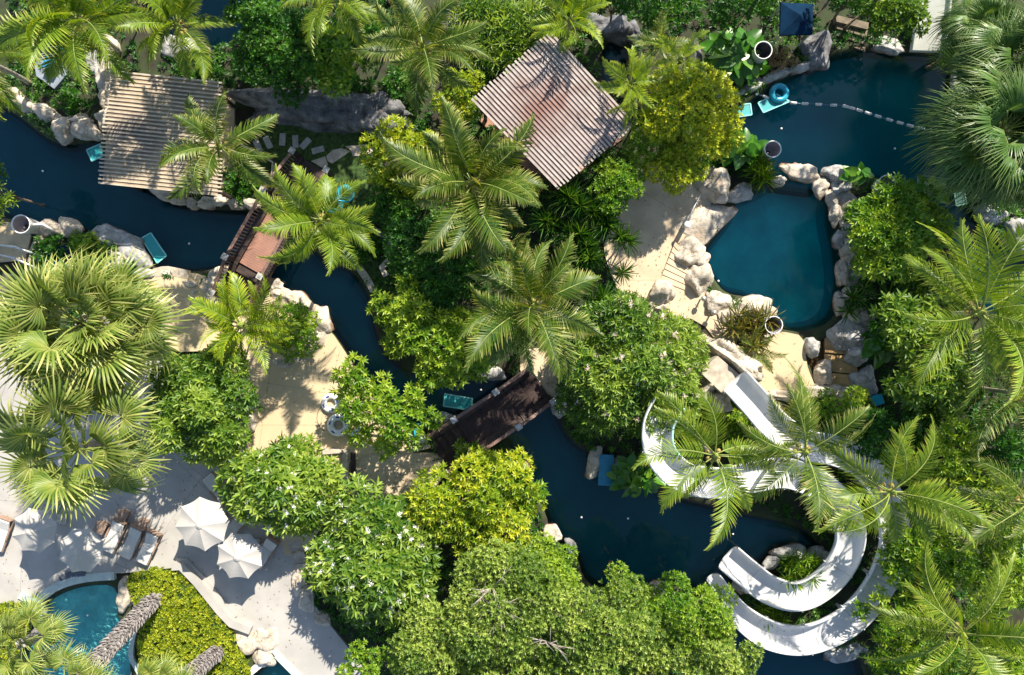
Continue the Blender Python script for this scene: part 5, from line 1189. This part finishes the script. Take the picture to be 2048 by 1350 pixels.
bigleaf_plant(1720, 345, 36, 18, 1.4, 'big leaves sticking out above the bright green tree', n=9, L=.8)
spike_plant(1525, 345, 34, .9, 'grassy tuft between the shore leaves and the lagoon rocks', heads=4, spread=24, m='lime', name='grass_tuft', nleaf=40, wl=.05)
spike_plant(1716, 598, 26, 1.0, 'dark leafy shrub on the east rim of the lagoon', heads=6, spread=36, m='spike', name='rim_shrub', nleaf=30, wl=.09)
spike_plant(1600, 1138, 24, .8, 'bright leafy clump on the island inside the lower slide', heads=14, spread=34, m='lime', name='island_plant', nleaf=26, wl=.07)
spike_plant(1545, 1228, 22, .4, 'leafy clump between the two lower slide bends', heads=8, spread=26, m='lime', name='island_plant', nleaf=24, wl=.07)
spike_plant(1500, 655, 40, 1.2, 'olive and brown spiky croton by the lagoon south rim', heads=10, spread=42, m='croton', name='croton_plant', nleaf=30, wl=.06)
spike_plant(1790, 620, 45, 1.6, 'leafy filler plant right of the lagoon rim shrub', heads=6, spread=44, m='spike', name='rim_shrub', nleaf=30, wl=.08)
shrub(1500, 860, 52, 36, 1.2, 'smallyellow', 'olive shrub between the slide runs', mat_='lime')
shrub(1415, 850, 55, 36, 1.1, 'smallyellow', 'light shrub in front of the grey upright boulder', mat_='lime')
shrub(170, 490, 50, 28, 1.1, 'smallyellow', 'yellow green shrub by the river left of the grey boulders', mat_='lime')
shrub(95, 500, 45, 32, 1.0, 'deep', 'dark shrub around the blue box at the left edge', mat_='deep')
shrub(65, 555, 26, 40, 1.0, 'deep', 'dark shrub left of the dense fan palm', mat_='deep')
shrub(480, 360, 50, 32, .7, 'deep', 'low dark hedge right of the left pergola', mat_='deep')
shrub(725, 495, 46, 34, .8, 'deep', 'low dark shrub inside the garden bed kerb', mat_='deep')
shrub(140, 200, 50, 22, .7, 'deep', 'low brownish plants inside the curved stone row', mat_='deep')
shrub(1560, 115, 50, 22, .6, 'small', 'brown speckled ground plants below the blue canopy', mat_='dry')
shrub(1850, 560, 60, 40, 2.0, 'forest', 'leafy shrub below the bright green tree', mat_='green')
shrub(2010, 395, 50, 28, 1.2, 'small', 'small leaved shrub among the grey stones at right', mat_='deep')
shrub(1140, 755, 28, 50, 1.2, 'deep', 'dark shrub beside the right end of the dark bridge')
shrub(940, 905, 40, 22, 1.6, 'bright', 'green leafy shrub in front of the dark bridge', mat_='green')
shrub(390, 130, 60, 26, 1.0, 'deep', 'dark shrub above the left pergola', mat_='deep')
shrub(800, 165, 55, 40, 1.2, 'deep', 'dark shrub at the foot of the upper palm')
shrub(700, 165, 60, 24, 1.0, 'deep', 'dark shrub along the top of the rock face')
# trimmed hedge: a bed filled to a flat top with small leaves
def hedge(label, pts, z, m='hedge', sp=.12):
    seedc[0] += 1; rs = R(seedc[0]); poly = np.array(WP(smooth_poly(pts, 1), z)); c = poly.mean(0); root = empty('clipped_hedge', (c[0], c[1], 0), label, 'hedge')
    x0, y0 = poly.min(0); x1, y1 = poly.max(0); n = int((x1-x0)*(y1-y0)/sp**2*1.5); X = x0+(x1-x0)*rs.rand(n); Y = y0+(y1-y0)*rs.rand(n); s_ = sdf(X, Y, poly)
    k = s_ > 0; X, Y, s_ = X[k], Y[k], s_[k]
    bumps = np.array([mnoise.noise(Vector((a*2.2, b*2.2, 3)))*.16+mnoise.noise(Vector((a*.8, b*.8, 9)))*.15 for a, b in zip(X, Y)])
    Z = z-.06+bumps-np.clip(.35-s_, 0, 1)*.9-(rs.rand(len(X)) < .25)*rs.rand(len(X))*.25
    C = np.stack([X-c[0], Y-c[1], np.maximum(Z, .05)], 1); A = rs.randn(len(X), 3)*.35; A[:,2] += 1
    V, F, t = rosettes(C, A, 8, .2, 1.4, .125, .07, rs, T_DIAMOND, tbase=np.clip(.5+bumps*1.0+rs.randn(len(X))*.22, 0, 1))
    obj('foliage', tri_mesh('foliage', V, F, M[m], t), root)
    MB().prism([((a-c[0])*.93, (b-c[1])*.93) for a, b in poly], -.1, z-.38).build('branches', M['grass'], root)
hedge('large clipped yellow green hedge beside the small pool', [(250,1150),(300,1138),(345,1144),(372,1165),(410,1210),(460,1270),(470,1300),(500,1340),(495,1420),(280,1420),(272,1330),(270,1290),(282,1240),(262,1215),(248,1185)], .75)
hedge('small clipped yellow hedge at the left edge by the small pool', [(-80,1222),(30,1205),(58,1218),(50,1260),(20,1330),(20,1420),(-80,1420)], .7)

def litter():
    rs = R(5); V0 = []
    for poly, z, n in (([(292,548),(600,600),(700,722),(790,860),(870,905),(600,1100),(495,985),(460,720),(270,700)], .137, 420), ([(-20,720),(330,725),(480,880),(580,1000),(600,1170),(690,1290),(600,1340),(345,1120),(60,1190),(-20,1200)], .108, 620),
                       ([(1220,495),(1262,370),(1290,340),(1345,335),(1420,400),(1370,560),(1460,660),(1540,680),(1600,680),(1610,780),(1400,770),(1260,620)], .085, 420), ([(700,906),(866,908),(860,980),(710,1000)], .038, 120), ([(1050,705),(1115,700),(1125,790),(1050,750)], .06, 60)):
        p = np.array(WP(poly, z)); x0, y0 = p.min(0); x1, y1 = p.max(0); X = x0+(x1-x0)*rs.rand(n*2); Y = y0+(y1-y0)*rs.rand(n*2); k = sdf(X, Y, p) > .05
        # litter gathers in drifts
        g = np.array([mnoise.noise(Vector((a*.5, b*.5, 4))) for a, b in zip(X, Y)]); k &= g > -.15+.35*rs.rand(len(X))-.2
        V0.append(np.stack([X[k], Y[k], np.full(k.sum(), z+.006)], 1))
    C = np.concatenate(V0); n = len(C); a = rs.rand(n)*6.28; D = np.stack([np.cos(a), np.sin(a), np.zeros(n)+.02], 1); N = rs.randn(n, 3)*.15; N[:,2] = 1
    V, F, t = leaves(T_DIAMOND, C, D, N, .07+.09*rs.rand(n), .03+.03*rs.rand(n), rs.rand(n))
    tag(obj('fallen_leaves', tri_mesh('fallen_leaves', V, F, M['dry'], t)), 'scattered dry leaves fallen on the paving', 'fallen leaves', kind='stuff')
litter()
for pts in (((500,760),(735,800)),((485,850),(760,850)),((560,600),(505,990)),((680,700),(600,1000)),((1232,470),(1232,560)),((1262,370),(1380,440)),((1240,560),(1390,560)),((60,720),(40,1200)),((150,730),(470,1010)),((330,900),(560,1120)),((300,1100),(400,960))):
    z_ = .134 if pts[0][0] > 480 and pts[0][0] < 800 else (.064 if pts[0][0] > 1200 else .104)
    tag(MB().beam(P(*pts[0], z_), P(*pts[1], z_), .022, .003).build('paving_joint', M['joint_sand' if z_ != .104 else 'joint']), kind='structure')
# ground cover no one could count, scattered over bare soil between the trees
def ground_cover():
    rs = R(77); n = 30000; X = (rs.rand(n)-.5)*64; Y = (rs.rand(n)-.5)*44; ok = np.ones(n, bool)
    for p, d in wpolys: ok &= sdf(X, Y, p) < -.12
    keep = [[(292,548),(600,600),(700,722),(790,860),(870,905),(870,980),(690,1010),(600,1112),(540,1100),(495,985),(460,720),(270,700)],
            [(-240,545),(60,560),(100,720),(330,720),(480,880),(580,1000),(600,1170),(700,1300),(780,1420),(-240,1420)],
            [(1200,495),(1262,360),(1290,330),(1345,330),(1430,400),(1400,560),(1480,660),(1530,660),(1620,672),(1760,640),(1760,790),(1560,806),(1390,780),(1250,625)],
            [(480,262),(560,245),(760,262),(770,330),(740,420),(600,400),(450,392),(430,350)],[(195,135),(440,150),(440,400),(300,380),(195,370)],[(940,200),(1105,60),(1275,245),(1110,375)],
            [(1040,700),(1120,690),(1135,760),(1120,800),(1040,752)],[(-80,440),(62,440),(62,530),(-80,530)],[(480,165),(800,185),(790,260),(480,240)]]
    for k in keep: ok &= sdf(X, Y, np.array(WP(k))) < 0
    X, Y = X[ok], Y[ok]
    g = np.array([mnoise.noise(Vector((a*.35, b*.35, 1))) for a, b in zip(X, Y)]); k = g > -.22; X, Y, g = X[k], Y[k], g[k]
    Z = .05+.35*np.clip(g+.3, 0, 1)*rs.rand(len(X)); C = np.stack([X, Y, Z], 1); A = rs.randn(len(X), 3)*.3; A[:,2] += 1
    V, F, t = rosettes(C, A, 8, .5, 1.5, .24, .085, rs, T_DIAMOND, tbase=np.clip(.4+g+rs.randn(len(X))*.15, 0, 1))
    tag(obj('ground_cover', tri_mesh('ground_cover', V, F, M['deep'], t)), 'low dark leafy ground cover between the trees', 'ground cover', kind='stuff')
ground_cover()
for l_, os_ in LABELS.items():
    if len(os_) > 1 and not (all(g for _, g in os_) and len({g for _, g in os_}) == 1): print('DUPLICATE LABEL', l_, os_)
print('objects', len(bpy.data.objects), 'tris', sum(len(m.polygons) for m in bpy.data.meshes))
